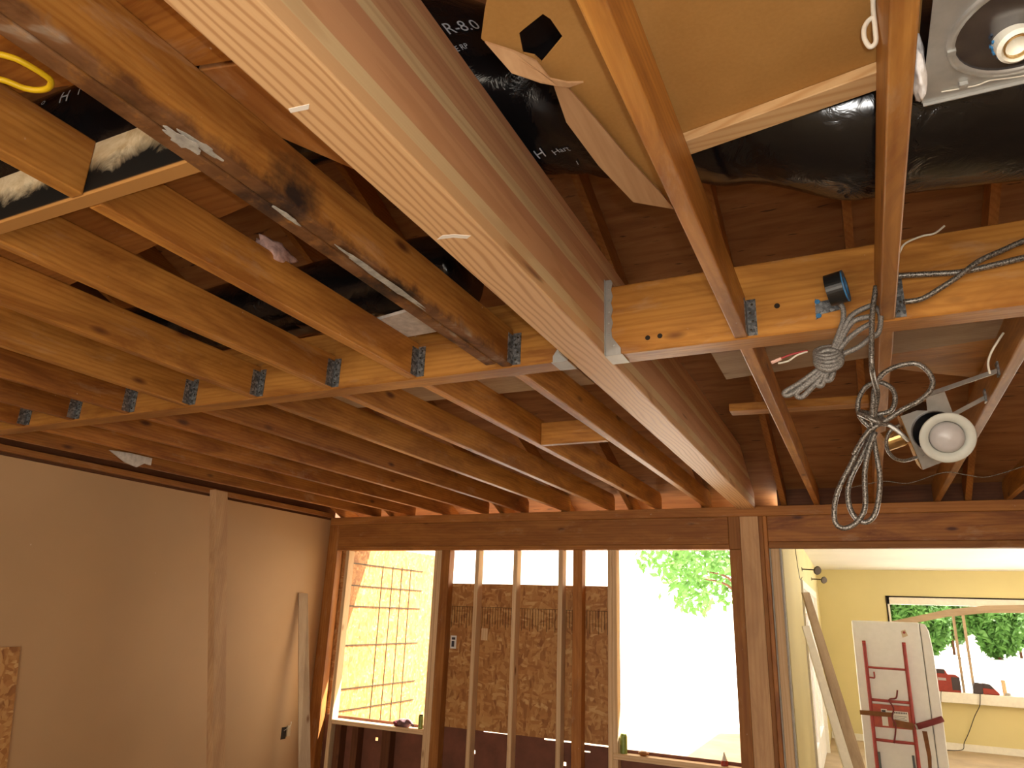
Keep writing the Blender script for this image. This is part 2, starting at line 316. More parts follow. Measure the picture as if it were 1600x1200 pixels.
def mat_mould():
    t = NT('mouldy_board')
    v, tc = t.coords((1, 1, 1), False)
    sx = t.n('ShaderNodeSeparateXYZ'); t.l(tc.outputs['Object'], sx.inputs[0])
    nz = t.noise(v, 9, 5, 0.65, 0.7); n2 = t.noise(v, 11, 5, 0.7, 0.8)
    pale = t.ramp(nz.outputs[0], [(0.25, (0.16,0.09,0.045)), (0.40, (0.46,0.34,0.19)), (0.58, (0.66,0.55,0.37)), (0.78, (0.36,0.22,0.11))])
    edge = t.math('ADD', sx.outputs[2], t.math('MULTIPLY', t.math('SUBTRACT', n2.outputs[0], 0.5), 0.10))
    blk = t.ramp(edge, [(0.055, 1.0), (0.095, 0.0)])
    c = t.mix(blk, pale, (0.007, 0.006, 0.005)); t.b.inputs['Specular IOR Level'].default_value = 0.12
    bot = t.ramp(sx.outputs[2], [(0.004, 1.0), (0.008, 0.0)])
    c = t.mix(bot, c, (0.40, 0.20, 0.06))
    t.l(c, t.b.inputs['Base Color']); t.b.inputs['Roughness'].default_value = 0.75
    return t.m
def mat_stained():   # first double joist: grimy old face with black mould and plaster residue along its lower edge
    src = wood('joist', 'y'); m = src.copy(); m.name = 'wood_stained_joist'; t = NT.__new__(NT); t.m = m; t.t = m.node_tree; t.b = t.t.nodes['Principled BSDF']
    old = t.b.inputs['Base Color'].links[0].from_socket
    v, tc = t.coords((1, 1, 1), False); sx = t.n('ShaderNodeSeparateXYZ'); t.l(tc.outputs['Object'], sx.inputs[0])
    n1 = t.noise(v, 6.5, 4, 0.6, 0.6); n2 = t.noise(v, 16, 4, 0.65)
    a = t.math('ADD', sx.outputs[2], t.math('MULTIPLY', t.math('SUBTRACT', n2.outputs[0], 0.5), 0.09))
    low = t.ramp(a, [(0.004, 1.0), (0.03, 0.0)])
    grime = t.ramp(n1.outputs[0], [(0.32, (0.02,0.012,0.008)), (0.46, (0.11,0.045,0.016)), (0.6, (0.20,0.095,0.04)), (0.72, (0.36,0.30,0.23))])
    c = t.mix(t.math('MULTIPLY', low, 0.95), old, grime)
    sp = t.n('ShaderNodeVectorMath', operation='DISTANCE'); sp.inputs[1].default_value = (0.02, 0.42, 0.03); t.l(tc.outputs['Object'], sp.inputs[0])
    d = t.math('ADD', sp.outputs['Value'], t.math('MULTIPLY', t.math('SUBTRACT', n2.outputs[0], 0.5), 0.12))
    c = t.mix(t.ramp(d, [(0.02, 0.95), (0.10, 0.0)]), c, (0.012, 0.01, 0.012))
    t.l(c, t.b.inputs['Base Color']); t.b.inputs['Roughness'].default_value = 0.7; t.b.inputs['Specular IOR Level'].default_value = 0.15; return m
def mat_duct():
    t = NT('black_duct_film'); t.b.inputs['Base Color'].default_value = (0.006, 0.006, 0.007, 1); t.b.inputs['Roughness'].default_value = 0.16
    v, _ = t.coords((1, 1, 1), False); v2, _ = t.coords((10, 60, 60), False)
    nz = t.noise(v, 13, 4, 0.6, 1.2); n2 = t.noise(v, 3.5, 2)
    h = t.math('MULTIPLY', nz.outputs[0], t.ramp(n2.outputs[0], [(0.42, 0.12), (0.62, 1.0)]))
    t.bump(h, 0.55, 0.02)
    return t.m
def mat_galv():
    t = NT('galvanised_steel'); v, _ = t.coords((1, 1, 1)); nz = t.noise(v, 75, 3, 0.6); vo = t.n('ShaderNodeTexVoronoi', i_Scale=110.0); t.l(v, vo.inputs['Vector'])
    s = t.n('ShaderNodeSeparateColor'); t.l(vo.outputs['Color'], s.inputs[0])
    f = t.math('MULTIPLY_ADD', s.outputs[0], 0.5, t.math('MULTIPLY', nz.outputs[0], 0.5))
    t.l(t.ramp(f, [(0.25, (0.10,0.105,0.11)), (0.55, (0.24,0.25,0.26)), (0.8, (0.48,0.49,0.50))]), t.b.inputs['Base Color'])
    t.b.inputs['Metallic'].default_value = 0.75; t.l(t.ramp(f, [(0.2, 0.55), (0.8, 0.35)]), t.b.inputs['Roughness'])
    return t.m
def mat_armor(name, c1, c2, rough):
    t = NT(name); v, _ = t.coords((1, 1, 1)); w = t.noise(v, 260, 1, 0.5)
    t.l(t.mix(t.ramp(w.outputs[0], [(0.4, 0.0), (0.6, 1.0)]), c1, c2), t.b.inputs['Base Color'])
    t.b.inputs['Metallic'].default_value = 0.6; t.b.inputs['Roughness'].default_value = rough; t.bump(w.outputs[0], 0.6, 0.002); return t.m
def mat_leaf():
    t = NT('leaf_green'); oi = t.n('ShaderNodeTexCoord'); nz = t.noise(oi.outputs['Object'], 3.0, 2)
    t.l(t.ramp(nz.outputs[0], [(0.3, (0.05,0.14,0.025)), (0.7, (0.13,0.27,0.055))]), t.b.inputs['Base Color']); t.b.inputs['Roughness'].default_value = 0.6
    tr = t.n('ShaderNodeBsdfTranslucent', i_Color=(0.12, 0.27, 0.05, 1)); mx = t.n('ShaderNodeMixShader', i_0=0.4)
    t.l(t.b.outputs[0], mx.inputs[1]); t.l(tr.outputs[0], mx.inputs[2]); t.l(mx.outputs[0], t.out.inputs[0]); return t.m
def mat_drywall(name, c, sp=0.5):
    t = NT(name); v, _ = t.coords((1, 1, 1), False); nz = t.noise(v, 1.2, 3); n2 = t.noise(v, 90, 2); n3 = t.noise(v, 26, 1)
    col = t.mix(t.ramp(nz.outputs[0], [(0.3, 0.0), (0.7, 1.0)]), tuple(x * 0.9 for x in c), c)
    col = t.mix(t.math('MULTIPLY', t.ramp(n3.outputs[0], [(0.83, 0.0), (0.85, 1.0)]), sp), col, (0.75, 0.62, 0.5))
    t.l(col, t.b.inputs['Base Color']); t.b.inputs['Roughness'].default_value = 0.75; t.bump(n2.outputs[0], 0.12, 0.002); return t.m
def mat_card():
    t = NT('brown_cardboard'); v, _ = t.coords((1, 1, 1), False); nz = t.noise(v, 5, 3); n2 = t.noise(v, 120, 2)
    t.l(t.ramp(t.math('MULTIPLY_ADD', n2.outputs[0], 0.3, t.math('MULTIPLY', nz.outputs[0], 0.7)), [(0.35, (0.36,0.18,0.042)), (0.65, (0.44,0.23,0.062))]), t.b.inputs['Base Color'])
    t.b.inputs['Roughness'].default_value = 0.75
    mp, _ = t.coords((9, 150, 1), False); w = t.noise(mp, 1.0, 2, 0.6); t.bump(w.outputs[0], 0.10, 0.002)
    return t.m
def mat_carton_inside():
    t = NT('corrugated_inside'); v, _ = t.coords((60, 4, 60), False); nz = t.noise(v, 1.0, 2)
    t.l(t.ramp(nz.outputs[0], [(0.3, (0.40,0.22,0.10)), (0.7, (0.50,0.30,0.15))]), t.b.inputs['Base Color']); t.b.inputs['Roughness'].default_value = 0.8
    return t.m

GLULAM = mat_glulam(); OSB = mat_osb(); SHEATH = mat_sheath(); MOULD = mat_mould(); STAINED = mat_stained(); DUCT = mat_duct(); GALV = mat_galv()
TANWALL = mat_drywall('tan_wall_paint', (0.52, 0.33, 0.17)); YELLOW_WALL = mat_drywall('yellow_wall_paint', (0.69, 0.60, 0.30), 0.1); WHITE_CEIL = mat_drywall('white_ceiling_paint', (0.80, 0.78, 0.72), 0)
CARDM = mat_card(); CARTON = mat_carton_inside(); LEAF = mat_leaf()
ARMOR = mat_armor('armored_cable_steel', (0.085, 0.075, 0.065), (0.33, 0.31, 0.28), 0.34)
WHIPM = mat_armor('grey_braided_whip', (0.17, 0.16, 0.15), (0.32, 0.305, 0.285), 0.6)
WHITE = plain('white_enamel', (0.84, 0.85, 0.84), 0.35, 0, 0.03); TRIMW = plain('white_trim_paint', (0.78, 0.75, 0.66), 0.5, 0, 0.06)
RED = plain('red_truck_paint', (0.36, 0.045, 0.04), 0.45, 0, 0.15); REDBAND = plain('orange_red_plate', (0.42, 0.06, 0.025), 0.5, 0, 0.2)
BLACK = plain('black_plastic', (0.012, 0.012, 0.012), 0.3); BLUE = plain('blue_paint', (0.03, 0.16, 0.35), 0.5, 0, 0.3, 60)
YEL = plain('yellow_cord', (0.78, 0.52, 0.01), 0.4); WIREW = plain('white_wire', (0.72, 0.68, 0.58), 0.4, 0, 0.1)
STRAP = plain('brown_strap', (0.22, 0.09, 0.03), 0.8, 0, 0.2); STRAPR = plain('dark_red_strap', (0.18, 0.02, 0.025), 0.6)
STEEL = plain('zinc_plate', (0.46, 0.46, 0.44), 0.45, 0.55, 0.15, 14); CANIN = plain('dusty_reflector', (0.20, 0.19, 0.20), 0.22, 0.9, 0.35, 8); BRASS = plain('brass_can', (0.62, 0.42, 0.18), 0.25, 0.9, 0.2)
PORC = plain('white_porcelain', (0.80, 0.78, 0.68), 0.3); GLASSW = plain('frosted_bulb', (0.62, 0.60, 0.60), 0.25, 0.0, 0.05); RINGW = plain('white_trim_ring', (0.66, 0.68, 0.62), 0.45, 0, 0.04)
FLUFF = plain('white_insulation', (0.75, 0.73, 0.72), 0.95, 0, 0.2, 50, 0.8); PINK = plain('pink_insulation', (0.55, 0.36, 0.32), 0.95, 0, 0.3, 50, 0.8)
PLASTER = plain('torn_ceiling_board', (0.62, 0.58, 0.54), 0.9, 0, 0.2, 30, 0.4); SIDING = plain('old_red_siding', (0.16, 0.055, 0.03), 0.7, 0, 0.25, 6)
CONC = plain('pale_ground', (0.86, 0.86, 0.86), 0.9, 0, 0.1, 0.8); FLOORM = plain('dusty_subfloor', (0.42, 0.32, 0.21), 0.8, 0, 0.2, 2); DARKMET = plain('dark_bronze', (0.05, 0.035, 0.02), 0.4, 0.6)
CAPM = plain('dark_hole', (0.02, 0.012, 0.006), 0.9); PAPER = plain('white_sticker', (0.80, 0.78, 0.74), 0.6); INK = plain('dark_ink', (0.05, 0.04, 0.05), 0.6); DUCTINK = plain('grey_print', (0.42, 0.46, 0.52), 0.5)
GREEN = plain('green_can', (0.20, 0.26, 0.06), 0.35, 0.2, 0.2); GLOVE = plain('glove_knit', (0.22, 0.12, 0.13), 0.9, 0, 0.6, 18); DARKRED = plain('red_tool_case', (0.30, 0.03, 0.015), 0.45, 0, 0.15); CHAR = plain('charcoal_plastic', (0.05, 0.035, 0.04), 0.5)
GREY = plain('grey_drywall_edge', (0.42, 0.40, 0.36), 0.8, 0, 0.15); GLASS = NT('clear_glass'); GLASS.b.inputs['Transmission Weight'].default_value = 1.0; GLASS.b.inputs['Roughness'].default_value = 0.0; GLASS.b.inputs['IOR'].default_value = 1.01; GLASS = GLASS.m

# ---------------------------------------------------------------- the shell
YG0, YG1, YF = 2.167, 2.262, 5.844
SLOPE = 5 / 12
XW = -4.88
struct(M().box(-5.0, 3.3, -3.2, 12.8, -2.6, -2.44).obj('floor', FLOORM))
struct(M().box(-40, 40, YF + 0.11, 90, -2.75, -2.6).obj('ground', CONC))
struct(M().box(-60, -5.01, -30, YF + 0.11, -2.75, -2.6).obj('ground_side', CONC))
struct(M().box(-5.02, XW, -3.2, YF + 0.10, -2.44, -0.005).obj('wall_left', TANWALL))
struct(M().box(3.2, 3.32, -3.2, 6.9, -2.44, 0.0).obj('wall_right', TANWALL))
struct(M().box(3.2, 3.32, 6.9, 7.6, -2.44, 0.0).box(3.2, 3.32, 11.2, 12.8, -2.44, 0.0).box(3.2, 3.32, 7.6, 11.2, -0.3, 0.0).box(3.2, 3.32, 7.6, 11.2, -2.44, -1.7).obj('wall_room_right', YELLOW_WALL))  # unseen window opening added here to brighten the yellow room
# wall behind the photographer, with a wide opening added and sized for fill light
struct(M().box(-5.0, -3.6, -3.32, -3.2, -2.44, 0.0).box(3.0, 3.3, -3.32, -3.2, -2.44, 0.0).box(-3.6, 3.0, -3.32, -3.2, -0.20, 0.0).obj('wall_back', TANWALL))
# roof: plywood deck over rafters, falling to the window wall, ridge overhead, second slope behind
def zr(y): return 0.05 + SLOPE * (YF - y)          # underside of the rafters
RD, YR = 0.145, 0.5
def slab(x0, x1, y0, y1, name, m):
    z0, z1 = zr(y0) + RD, zr(y1) + RD
    return M().prism([(y0, z0), (y1, z1), (y1, z1 + 0.02), (y0, z0 + 0.02)], 'x', x0, x1).obj(name, m)
struct(slab(-5.25, -0.56, YR, YF + 0.52, 'roof', SHEATH)); struct(slab(-0.56, 3.35, YR, YF + 0.09, 'roof_over_doorway', SHEATH))
zrid = zr(YR) + RD
struct(M().prism([(-3.6, 0.45), (YR, zrid), (YR, zrid + 0.02), (-3.6, 0.47)], 'x', -5.25, 3.35).obj('roof_rear', SHEATH))
for nm, xa, xb in (('wall_gable_tan', -5.02, -4.90), ('wall_gable_right', 3.2, 3.32)):
    struct(M().prism([(-3.3, 0.0), (YF + 0.09, 0.0), (YF + 0.09, zr(YF + 0.09) + RD), (YR, zrid), (-3.3, 0.5)], 'x', xa, xb).obj(nm, wood('dark', 'y')))
struct(M().box(-5.02, 3.3, -3.32, -3.2, 0.0, 0.5).obj('wall_back_top', wood('dark', 'x')))
# ceiling deck behind the photographer (the attic stays closed there)
struct(M().box(-4.9, 3.2, -3.2, -1.05, 0.0, 0.10).obj('ceiling_rear', WHITE_CEIL))
struct(M().box(-4.9, 3.2, -1.05, -1.0, 0.0, 1.75).obj('wall_attic_rear', wood('dark', 'x')))
# plates along the tan wall above the drywall
tag(M().box(XW - 0.012, XW + 0.035, -0.9, YF - 0.01, 0.018, 0.058).obj('wall_plate', wood('brown', 'y'), bevel=0.002), 'brown top plate running along the top of the tan wall', 'wall plate')
# room beyond the doorway
YB = 12.70
def wl(y): return -0.552 - (y - 5.96) * (0.138 / 6.74)
def wall_room(name, y0, y1, z0, z1, m, t=0.12):
    return struct(M().hexa([(wl(y0)-t, y0, z0), (wl(y0), y0, z0), (wl(y1), y1, z0), (wl(y1)-t, y1, z0)], [(wl(y0)-t, y0, z1), (wl(y0), y0, z1), (wl(y1), y1, z1), (wl(y1)-t, y1, z1)]).obj(name, m))
wall_room('wall_room_left', YF + 0.10, 8.05, -2.44, 0.0, YELLOW_WALL)
wall_room('wall_room_left_far', 11.3, YB, -2.44, 0.0, YELLOW_WALL)
wall_room('wall_room_left_head', 8.05, 11.3, -0.40, 0.0, YELLOW_WALL)
struct(M().box(-0.85, 3.3, YF + 0.092, YB + 0.12, 0.0, 0.03).obj('ceiling', WHITE_CEIL))
struct(M().box(-0.56, 3.2, YF + 0.0925, YF + 0.13, 0.031, 0.30).obj('attic_shade_board', wood('dark', 'x')))  # dark board added in place of the unlit attic that continues beyond
struct(M().box(-0.85, 0.27, YB, YB + 0.12, -2.44, 0.0).box(2.9, 3.3, YB, YB + 0.12, -2.44, 0.0).box(0.27, 2.9, YB, YB + 0.12, -0.40, 0.0).box(0.27, 2.9, YB, YB + 0.12, -2.44, -1.82).obj('wall_room_back', YELLOW_WALL))
wf = struct(M().box(0.27, 0.30, YB - 0.005, YB + 0.1, -1.80, -0.40).box(2.87, 2.9, YB - 0.005, YB + 0.1, -1.80, -0.40).box(0.27, 2.9, YB - 0.005, YB + 0.1, -0.50, -0.40).obj('window_1', TRIMW))
M().box(0.30, 2.87, YB + 0.05, YB + 0.056, -1.80, -0.50).obj('pane', GLASS, wf)
M().box(0.17, 2.95, YB - 0.14, YB + 0.1, -1.82, -1.68).obj('window_sill', TRIMW, wf, bevel=0.008)
M().box(0.252, 0.272, YB - 0.012, YB - 0.001, -1.68, -0.38).box(0.252, 2.9, YB - 0.012, YB - 0.001, -0.40, -0.38).obj('caulk_gap', CAPM, wf)
# white glazed double door in the yellow side wall
def wpl(name, y0, y1, z0, z1, off, t, m, parent):
    return M().hexa([(wl(y0)+off-t, y0, z0), (wl(y0)+off, y0, z0), (wl(y1)+off, y1, z0), (wl(y1)+off-t, y1, z0)], [(wl(y0)+off-t, y0, z1), (wl(y0)+off, y0, z1), (wl(y1)+off, y1, z1), (wl(y1)+off-t, y1, z1)]).obj(name, m, parent)
door = struct(wpl('door_1', 8.06, 8.14, -2.44, -0.41, 0.02, 0.12, TRIMW, None))
wpl('door_frame', 11.21, 11.29, -2.44, -0.41, 0.02, 0.12, TRIMW, door); wpl('door_frame', 8.14, 11.21, -0.49, -0.41, 0.02, 0.12, TRIMW, door)
for a, b in ((8.16, 9.66), (9.69, 11.19)):
    lf = wpl('door_leaf', a, a + 0.16, -2.43, -0.50, -0.02, 0.05, WHITE, door)
    wpl('stile', b - 0.16, b, -2.43, -0.50, -0.02, 0.05, WHITE, lf); wpl('rail', a + 0.16, b - 0.16, -0.72, -0.50, -0.02, 0.05, WHITE, lf); wpl('rail', a + 0.16, b - 0.16, -2.43, -2.10, -0.02, 0.05, WHITE, lf)
    wpl('pane', a + 0.16, b - 0.16, -2.10, -0.72, -0.04, 0.006, GLASS, lf)
struct(wpl('baseboard_room', 6.0, 8.04, -2.44, -2.35, 0.012, 0.011, TRIMW, None)); struct(M().box(-0.68, 3.2, YB - 0.013, YB - 0.001, -2.44, -2.35).obj('baseboard_room_back', TRIMW))

# ---------------------------------------------------------------- ceiling joists
def xr(k): return -1.066 + 0.4064 * k
JT, JH = 0.040, 0.140
NTH = {1: 'first', 2: 'second', 3: 'third', 4: 'fourth', 5: 'fifth', 6: 'sixth', 7: 'seventh', 8: 'eighth', 9: 'ninth', 10: 'tenth'}
GN, GF = 'joists on the near side of the header', 'joists between the header and the window wall'
def joist(x1, y0, y1, m, label, group, z0=0.0, t=JT, zend=None):
    ze = z0 if zend is None else zend
    return tag(M().hexa([(x1-t, y0, z0), (x1, y0, z0), (x1, y1, ze), (x1-t, y1, ze)], [(x1-t, y0, z0+JH), (x1, y0, z0+JH), (x1, y1, ze+JH), (x1-t, y1, ze+JH)]).obj('ceiling_joist', m, bevel=0.004, seg=2), label, 'joist', group)
NY0 = -0.95
joist(xr(0), NY0, YG0, STAINED, 'orange near joist next to the big beam, black mould spot and grey plaster on it', GN)
J8 = bpy.data.objects['ceiling_joist']
joist(xr(0) - JT - 0.002, NY0, 2.12, STAINED, 'narrow grimy joist doubled against the black-spotted near joist', GN, z0=-0.004)
HY0, HY1 = 0.815, 0.855
joist(xr(-1), NY0, HY0, wood('joist', 'y'), 'short joist stub ending at the mouldy black and cream blocking', GN)
joist(xr(-1), HY1, YG0, wood('joist', 'y'), 'orange near joist starting behind the mouldy blocking, second from the big beam', GN)
for k in range(-2, -8, -1):
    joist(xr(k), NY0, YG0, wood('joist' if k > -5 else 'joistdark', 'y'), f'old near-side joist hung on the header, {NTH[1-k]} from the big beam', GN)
joist(xr(2), NY0, YG0, wood('joist', 'y'), 'glossy near joist crossing below the torn cardboard', GN)
joist(xr(3), NY0, YG0, wood('joist', 'y'), 'near joist overhead beside the large silver light housing', GN)
joist(xr(4), NY0, YG0, wood('joist', 'y'), 'near joist at the frame edge carrying two armored cables', GN)
def zs(y): return zr(y) + RD - 0.006
def far_joist(x1, label, m, y1=YF + 0.088, zend=0.022):
    # far end is cut to the slope of the roof
    yc = YF + (zr(YF) + RD - 0.01 - zend - JH) / SLOPE
    if yc > y1: yc = y1 - 0.001
    z0 = lambda y: zend * (y - YG1) / (YF - YG1)
    poly = [(YG1, 0.0), (YF - 0.01, zend), (y1, zend), (y1, min(zend + JH, zs(y1) - 0.03)), (y1 - 0.05, zend + JH), (YG1, JH)]
    return tag(M().prism(poly, 'x', x1 - JT, x1).obj('ceiling_joist', m, bevel=0.004, seg=2), label, 'joist', GF)
for k in range(0, -9, -1):
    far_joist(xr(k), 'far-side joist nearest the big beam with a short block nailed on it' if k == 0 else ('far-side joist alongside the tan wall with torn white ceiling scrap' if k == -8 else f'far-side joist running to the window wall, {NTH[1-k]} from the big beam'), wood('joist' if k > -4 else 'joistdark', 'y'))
far_joist(xr(2), 'far-side joist under the flat cross board, above the doorway corner', wood('joist', 'y'))
far_joist(xr(3), 'far-side joist behind the hanging coil of armored cable', wood('joist', 'y'))
far_joist(xr(4) - 0.02, 'far-side joist holding the bar hangers of the white-ringed light', wood('joist', 'y'))
far_joist(xr(5), 'far-side joist beyond the white-ringed light, at the frame edge', wood('joist', 'y'))
# mouldy blocking between the first near joists
tag(M().box(xr(-2) + 0.001, xr(0) - 2 * JT - 0.004, HY0, HY1, 0.0, JH).obj('joist_blocking', MOULD, bevel=0.003), 'mouldy blocking board, cream above and black along its lower edge', 'blocking')
tag(M().box(xr(-1) + 0.002, xr(0) - JT - 0.002, 3.36, 3.40, 0.005, 0.125).obj('joist_blocking', wood('joist', 'x'), bevel=0.003), 'short blocking piece between two far-side joists next to the big beam', 'blocking')
# ---------------------------------------------------------------- big glulam beam and the flush header
GX0, GX1, GH = -0.852, -0.718, 0.375
yt = YF - 0.004
poly = [(NY0, 0.0), (yt, 0.0), (yt, 0.12), (yt - (GH - 0.12) / SLOPE, GH), (NY0, GH)]
tag(M().prism(poly, 'x', GX0, GX1).obj('glulam_beam', GLULAM, bevel=0.004, seg=2), 'large new pale glued laminated beam running overhead to the window wall', 'beam', kind='thing')
hb = tag(M().box(-4.875, GX0 - 0.002, YG0, YG1, -0.003, 0.25).obj('header_beam', wood('joist', 'x'), bevel=0.004), 'old orange header beam left of the glued beam, carrying seven hung joists', 'beam', kind='thing')
hb['label'] = 'old orange header beam between the tan wall and the glued beam'
tag(M().box(GX1 + 0.002, 3.19, YG0, YG1, -0.003, 0.25).obj('header_beam', wood('joist', 'x'), bevel=0.004), 'old header beam with drilled holes between the glued beam and the cables', 'beam', kind='thing')
HB2 = bpy.data.objects['header_beam.001']
for x, _, z in GHOLES:
    M().lathe([(0.0, -0.0005), (0.0085, -0.0005), (0.0085, 0.0008), (0.006, 0.001), (0.0, 0.001)], (x, YG0 - 0.0006, z), (0, -1, 0), 16).obj('drilled_hole', CAPM, HB2)
PLG = plain('grey_plaster', (0.36, 0.34, 0.30), 0.9, 0, 0.35, 40, 0.6)
def smear(name, c, r, parent, seed, m=None, n=22):
    rnd = random.Random(seed); P = []
    for i in range(n):
        a = 2*math.pi*i/n; k = 0.6 + 0.4 * rnd.random(); P.append((c[0] + math.cos(a)*r[0]*k, c[1] + math.sin(a)*r[1]*k, c[2]))
    return M().plate(P, (0, 0, -0.0018)).obj(name, m or PLG, parent)
smear('plaster_smear', (-1.096, 0.76, -0.0042), (0.022, 0.05), J8, 1); smear('plaster_smear', (-1.080, 0.79, 0.0005), (0.012, 0.06), J8, 2)
smear('plaster_smear', (-1.085, 1.42, -0.0042), (0.015, 0.24), J8, 3); smear('plaster_smear', (-1.10, 1.05, -0.0042), (0.01, 0.05), J8, 4)
GB = bpy.data.objects['glulam_beam']; WSC = plain('white_scuff', (0.85, 0.80, 0.72), 0.8)
M().plate([(-0.841, 1.276, -0.0003), (-0.82, 1.264, -0.0003), (-0.79, 1.270, -0.0003), (-0.757, 1.290, -0.0003), (-0.772, 1.299, -0.0003), (-0.80, 1.282, -0.0003)], (0, 0, -0.0008)).obj('white_scuff', WSC, GB)
M().plate([(-0.845, 0.772, -0.0003), (-0.802, 0.777, -0.0003), (-0.812, 0.787, -0.0003), (-0.849, 0.782, -0.0003)], (0, 0, -0.0008)).obj('white_scuff', WSC, GB)
# joist hangers: a shoe of galvanised steel, its face tab on the header, nails through the tab
def hanger(x1, label, side=1, z0=0.004, z1=0.125, y=YG0, w=0.032, group='galvanised joist hangers along the header'):
    t = thing('joist_hanger', label, 'joist hanger', (x1, y, z0), group)
    a, b = (x1, x1 + w) if side > 0 else (x1 - w, x1)
    M().box(a + 0.001, b, y - 0.003, y - 0.0005, z0, z1).obj('face_tab', GALV, t)
    e0, e1 = (x1 + 0.0005, x1 + 0.0025) if side > 0 else (x1 - 0.0025, x1 - 0.0005)
    M().box(e0, e1, y - 0.045, y - 0.003, z0, z1 - 0.01).obj('side_strap', GALV, t)
    for i in range(4):
        zz = z0 + 0.018 + i * (z1 - z0 - 0.036) / 3; xx = a + w * (0.62 if i % 2 else 0.38)
        M().lathe([(0.0, 0.003), (0.0035, 0.002), (0.004, 0.0)], (xx, y - 0.003, zz), (0, -1, 0), 8).obj('nail_head', DARKMET, t)
for k in range(0, -8, -1):
    hanger(xr(k), 'steel joist hanger on the black-spotted joist next to the big beam' if k == 0 else ('steel joist hanger nearest the tan wall' if k == -7 else f'steel joist hanger on the header, {NTH[1-k]} from the big beam'))
hanger(xr(2), 'steel joist hanger beside the drilled hole, on the cardboard joist', w=0.03)
hanger(xr(3), 'steel joist hanger behind the two armored cables', w=0.03)
hanger(xr(4) - JT, 'steel joist hanger at the frame edge beyond the cables', side=-1, w=0.03, z0=0.03, z1=0.19)
def beam_hanger(x, s, label):
    t = thing('beam_hanger', label, 'beam hanger', (x, YG0, -0.006), 'new steel hangers either side of the glued beam')
    a, b = sorted((x, x + s * 0.028))
    o = [(x, -0.004), (x, 0.275), (x + s*0.022, 0.275)]
    for i in range(8):
        z = 0.262 - i * 0.025
        o += [(x + s*(0.028 if i % 2 == 0 else 0.022), z)]
    o += [(x + s*0.025, 0.06), (x + s*0.055, 0.018), (x + s*0.055, -0.004)]
    M().prism(o, 'y', YG0 - 0.0035, YG0 - 0.0008).obj('face_flange', STEEL, t)
    c0, c1 = sorted((x, x + s * 0.0025))
    M().box(c0, c1, YG0 - 0.085, YG0 - 0.0035, -0.004, 0.27).obj('side_strap', STEEL, t) if s < 0 else M().box(c0, c1, YG0 - 0.012, YG0 - 0.0035, -0.004, 0.275).obj('side_strap', STEEL, t)
    e0, e1 = sorted((x, x + s * 0.06))
    M().hexa([(e0, YG0 - 0.004, -0.0065), (e1, YG0 - 0.004, -0.0065), (e1, YG1 - 0.01, -0.0065), (e0, YG1 - 0.01, -0.0065)], [(e0, YG0 - 0.004, -0.0045), (e1, YG0 - 0.004, -0.0045), (e1, YG1 - 0.01, -0.0045), (e0, YG1 - 0.01, -0.0045)]).obj('bearing_seat', STEEL, t)
    for i in range(6):
        M().lathe([(0.0, 0.003), (0.004, 0.0022), (0.0045, 0.0)], (x + s*(0.014 if i < 5 else 0.03), YG0 - 0.0035, 0.24 - i*0.042), (0, -1, 0), 10).obj('nail_head', STEEL, t)
beam_hanger(GX1 + 0.001, 1, 'bright steel beam hanger on the doorway side of the glued beam')
beam_hanger(GX0 - 0.001, -1, 'bright steel beam hanger seat on the tan wall side of the glued beam')

# ---------------------------------------------------------------- boards lying in the attic
def flat(name, pts, z0, th, m, label, cat):
    return tag(M().plate([(q[0], q[1], z0) for q in pts], (0, 0, th)).obj(name, m, bevel=0.002), label, cat)
flat('attic_plank', [PLANK1[0], PLANK1[1], PLANK1[2], (-0.855, PLANK1[3][1] + 0.01), (-0.855, 0.50), (-1.65, 0.32)], 0.1405, 0.02, wood('joistdark', 'x'), 'reddish plank lying across the joists beside the yellow cord', 'plank')
flat('attic_plank', [PLANK2[0], PLANK2[1], PLANK2[2], (-2.75, 1.375), (-2.72, 1.0), (-1.11, 0.99), (-1.11, 1.12)], 0.1405, 0.02, wood('brown', 'x'), 'reddish plank lying across the joists just behind the mouldy blocking', 'plank')
flat('attic_plank', [(-1.075, 0.745), (-1.073, 0.966), (-0.995, 1.127), (-0.857, 1.40), (-0.857, 0.792)], 0.1405, 0.03, wood('brown', 'y'), 'short striped plank wedged between the glued beam and the stained joist', 'plank')
flat('attic_plank', [(-4.6, 2.82), (-1.0, 2.87), (-1.0, 2.60), (-4.6, 2.60)], 0.1405, 0.02, wood('greypine', 'x'), 'pale plank lying on the far-side joists behind the header, tan wall half', 'plank')
flat('attic_plank', [(-0.45, 2.99), (0.75, 2.79), (0.75, 2.55), (-0.45, 2.6)], 0.1405, 0.02, wood('greypine', 'x'), 'pale plank lying on joists behind the header above the wire ends', 'plank')
flat('plywood_offcut', [(0.14, 3.09), (0.30, 3.22), (0.58, 3.42), (0.60, 2.82), (0.14, 2.96)], 0.162, 0.015, wood('joist', 'x'), 'orange plywood offcut lying above the white-ringed light', 'plywood')
tag(M().hexa([(-0.52, 3.49, 0.141), (0.10, 3.54, 0.141), (0.10, 3.63, 0.141), (-0.52, 3.58, 0.141)], [(-0.52, 3.49, 0.18), (0.10, 3.54, 0.18), (0.10, 3.63, 0.18), (-0.52, 3.58, 0.18)]).obj('cross_board', wood('joist', 'x'), bevel=0.003), 'flat cross board lying over the far-side joist beside the cable coil', 'board')
tag(M().plate([(-1.53, 1.92, 0.1405), (-1.49, 2.09, 0.1405), (-1.10, 2.07, 0.1405), (-1.12, 1.87, 0.1405), (-1.34, 1.885, 0.1405)], (0, 0, 0.012)).obj('ceiling_board_scrap', PLASTER), 'white crumbly board scrap lying on the near joists close to the header', 'scrap')
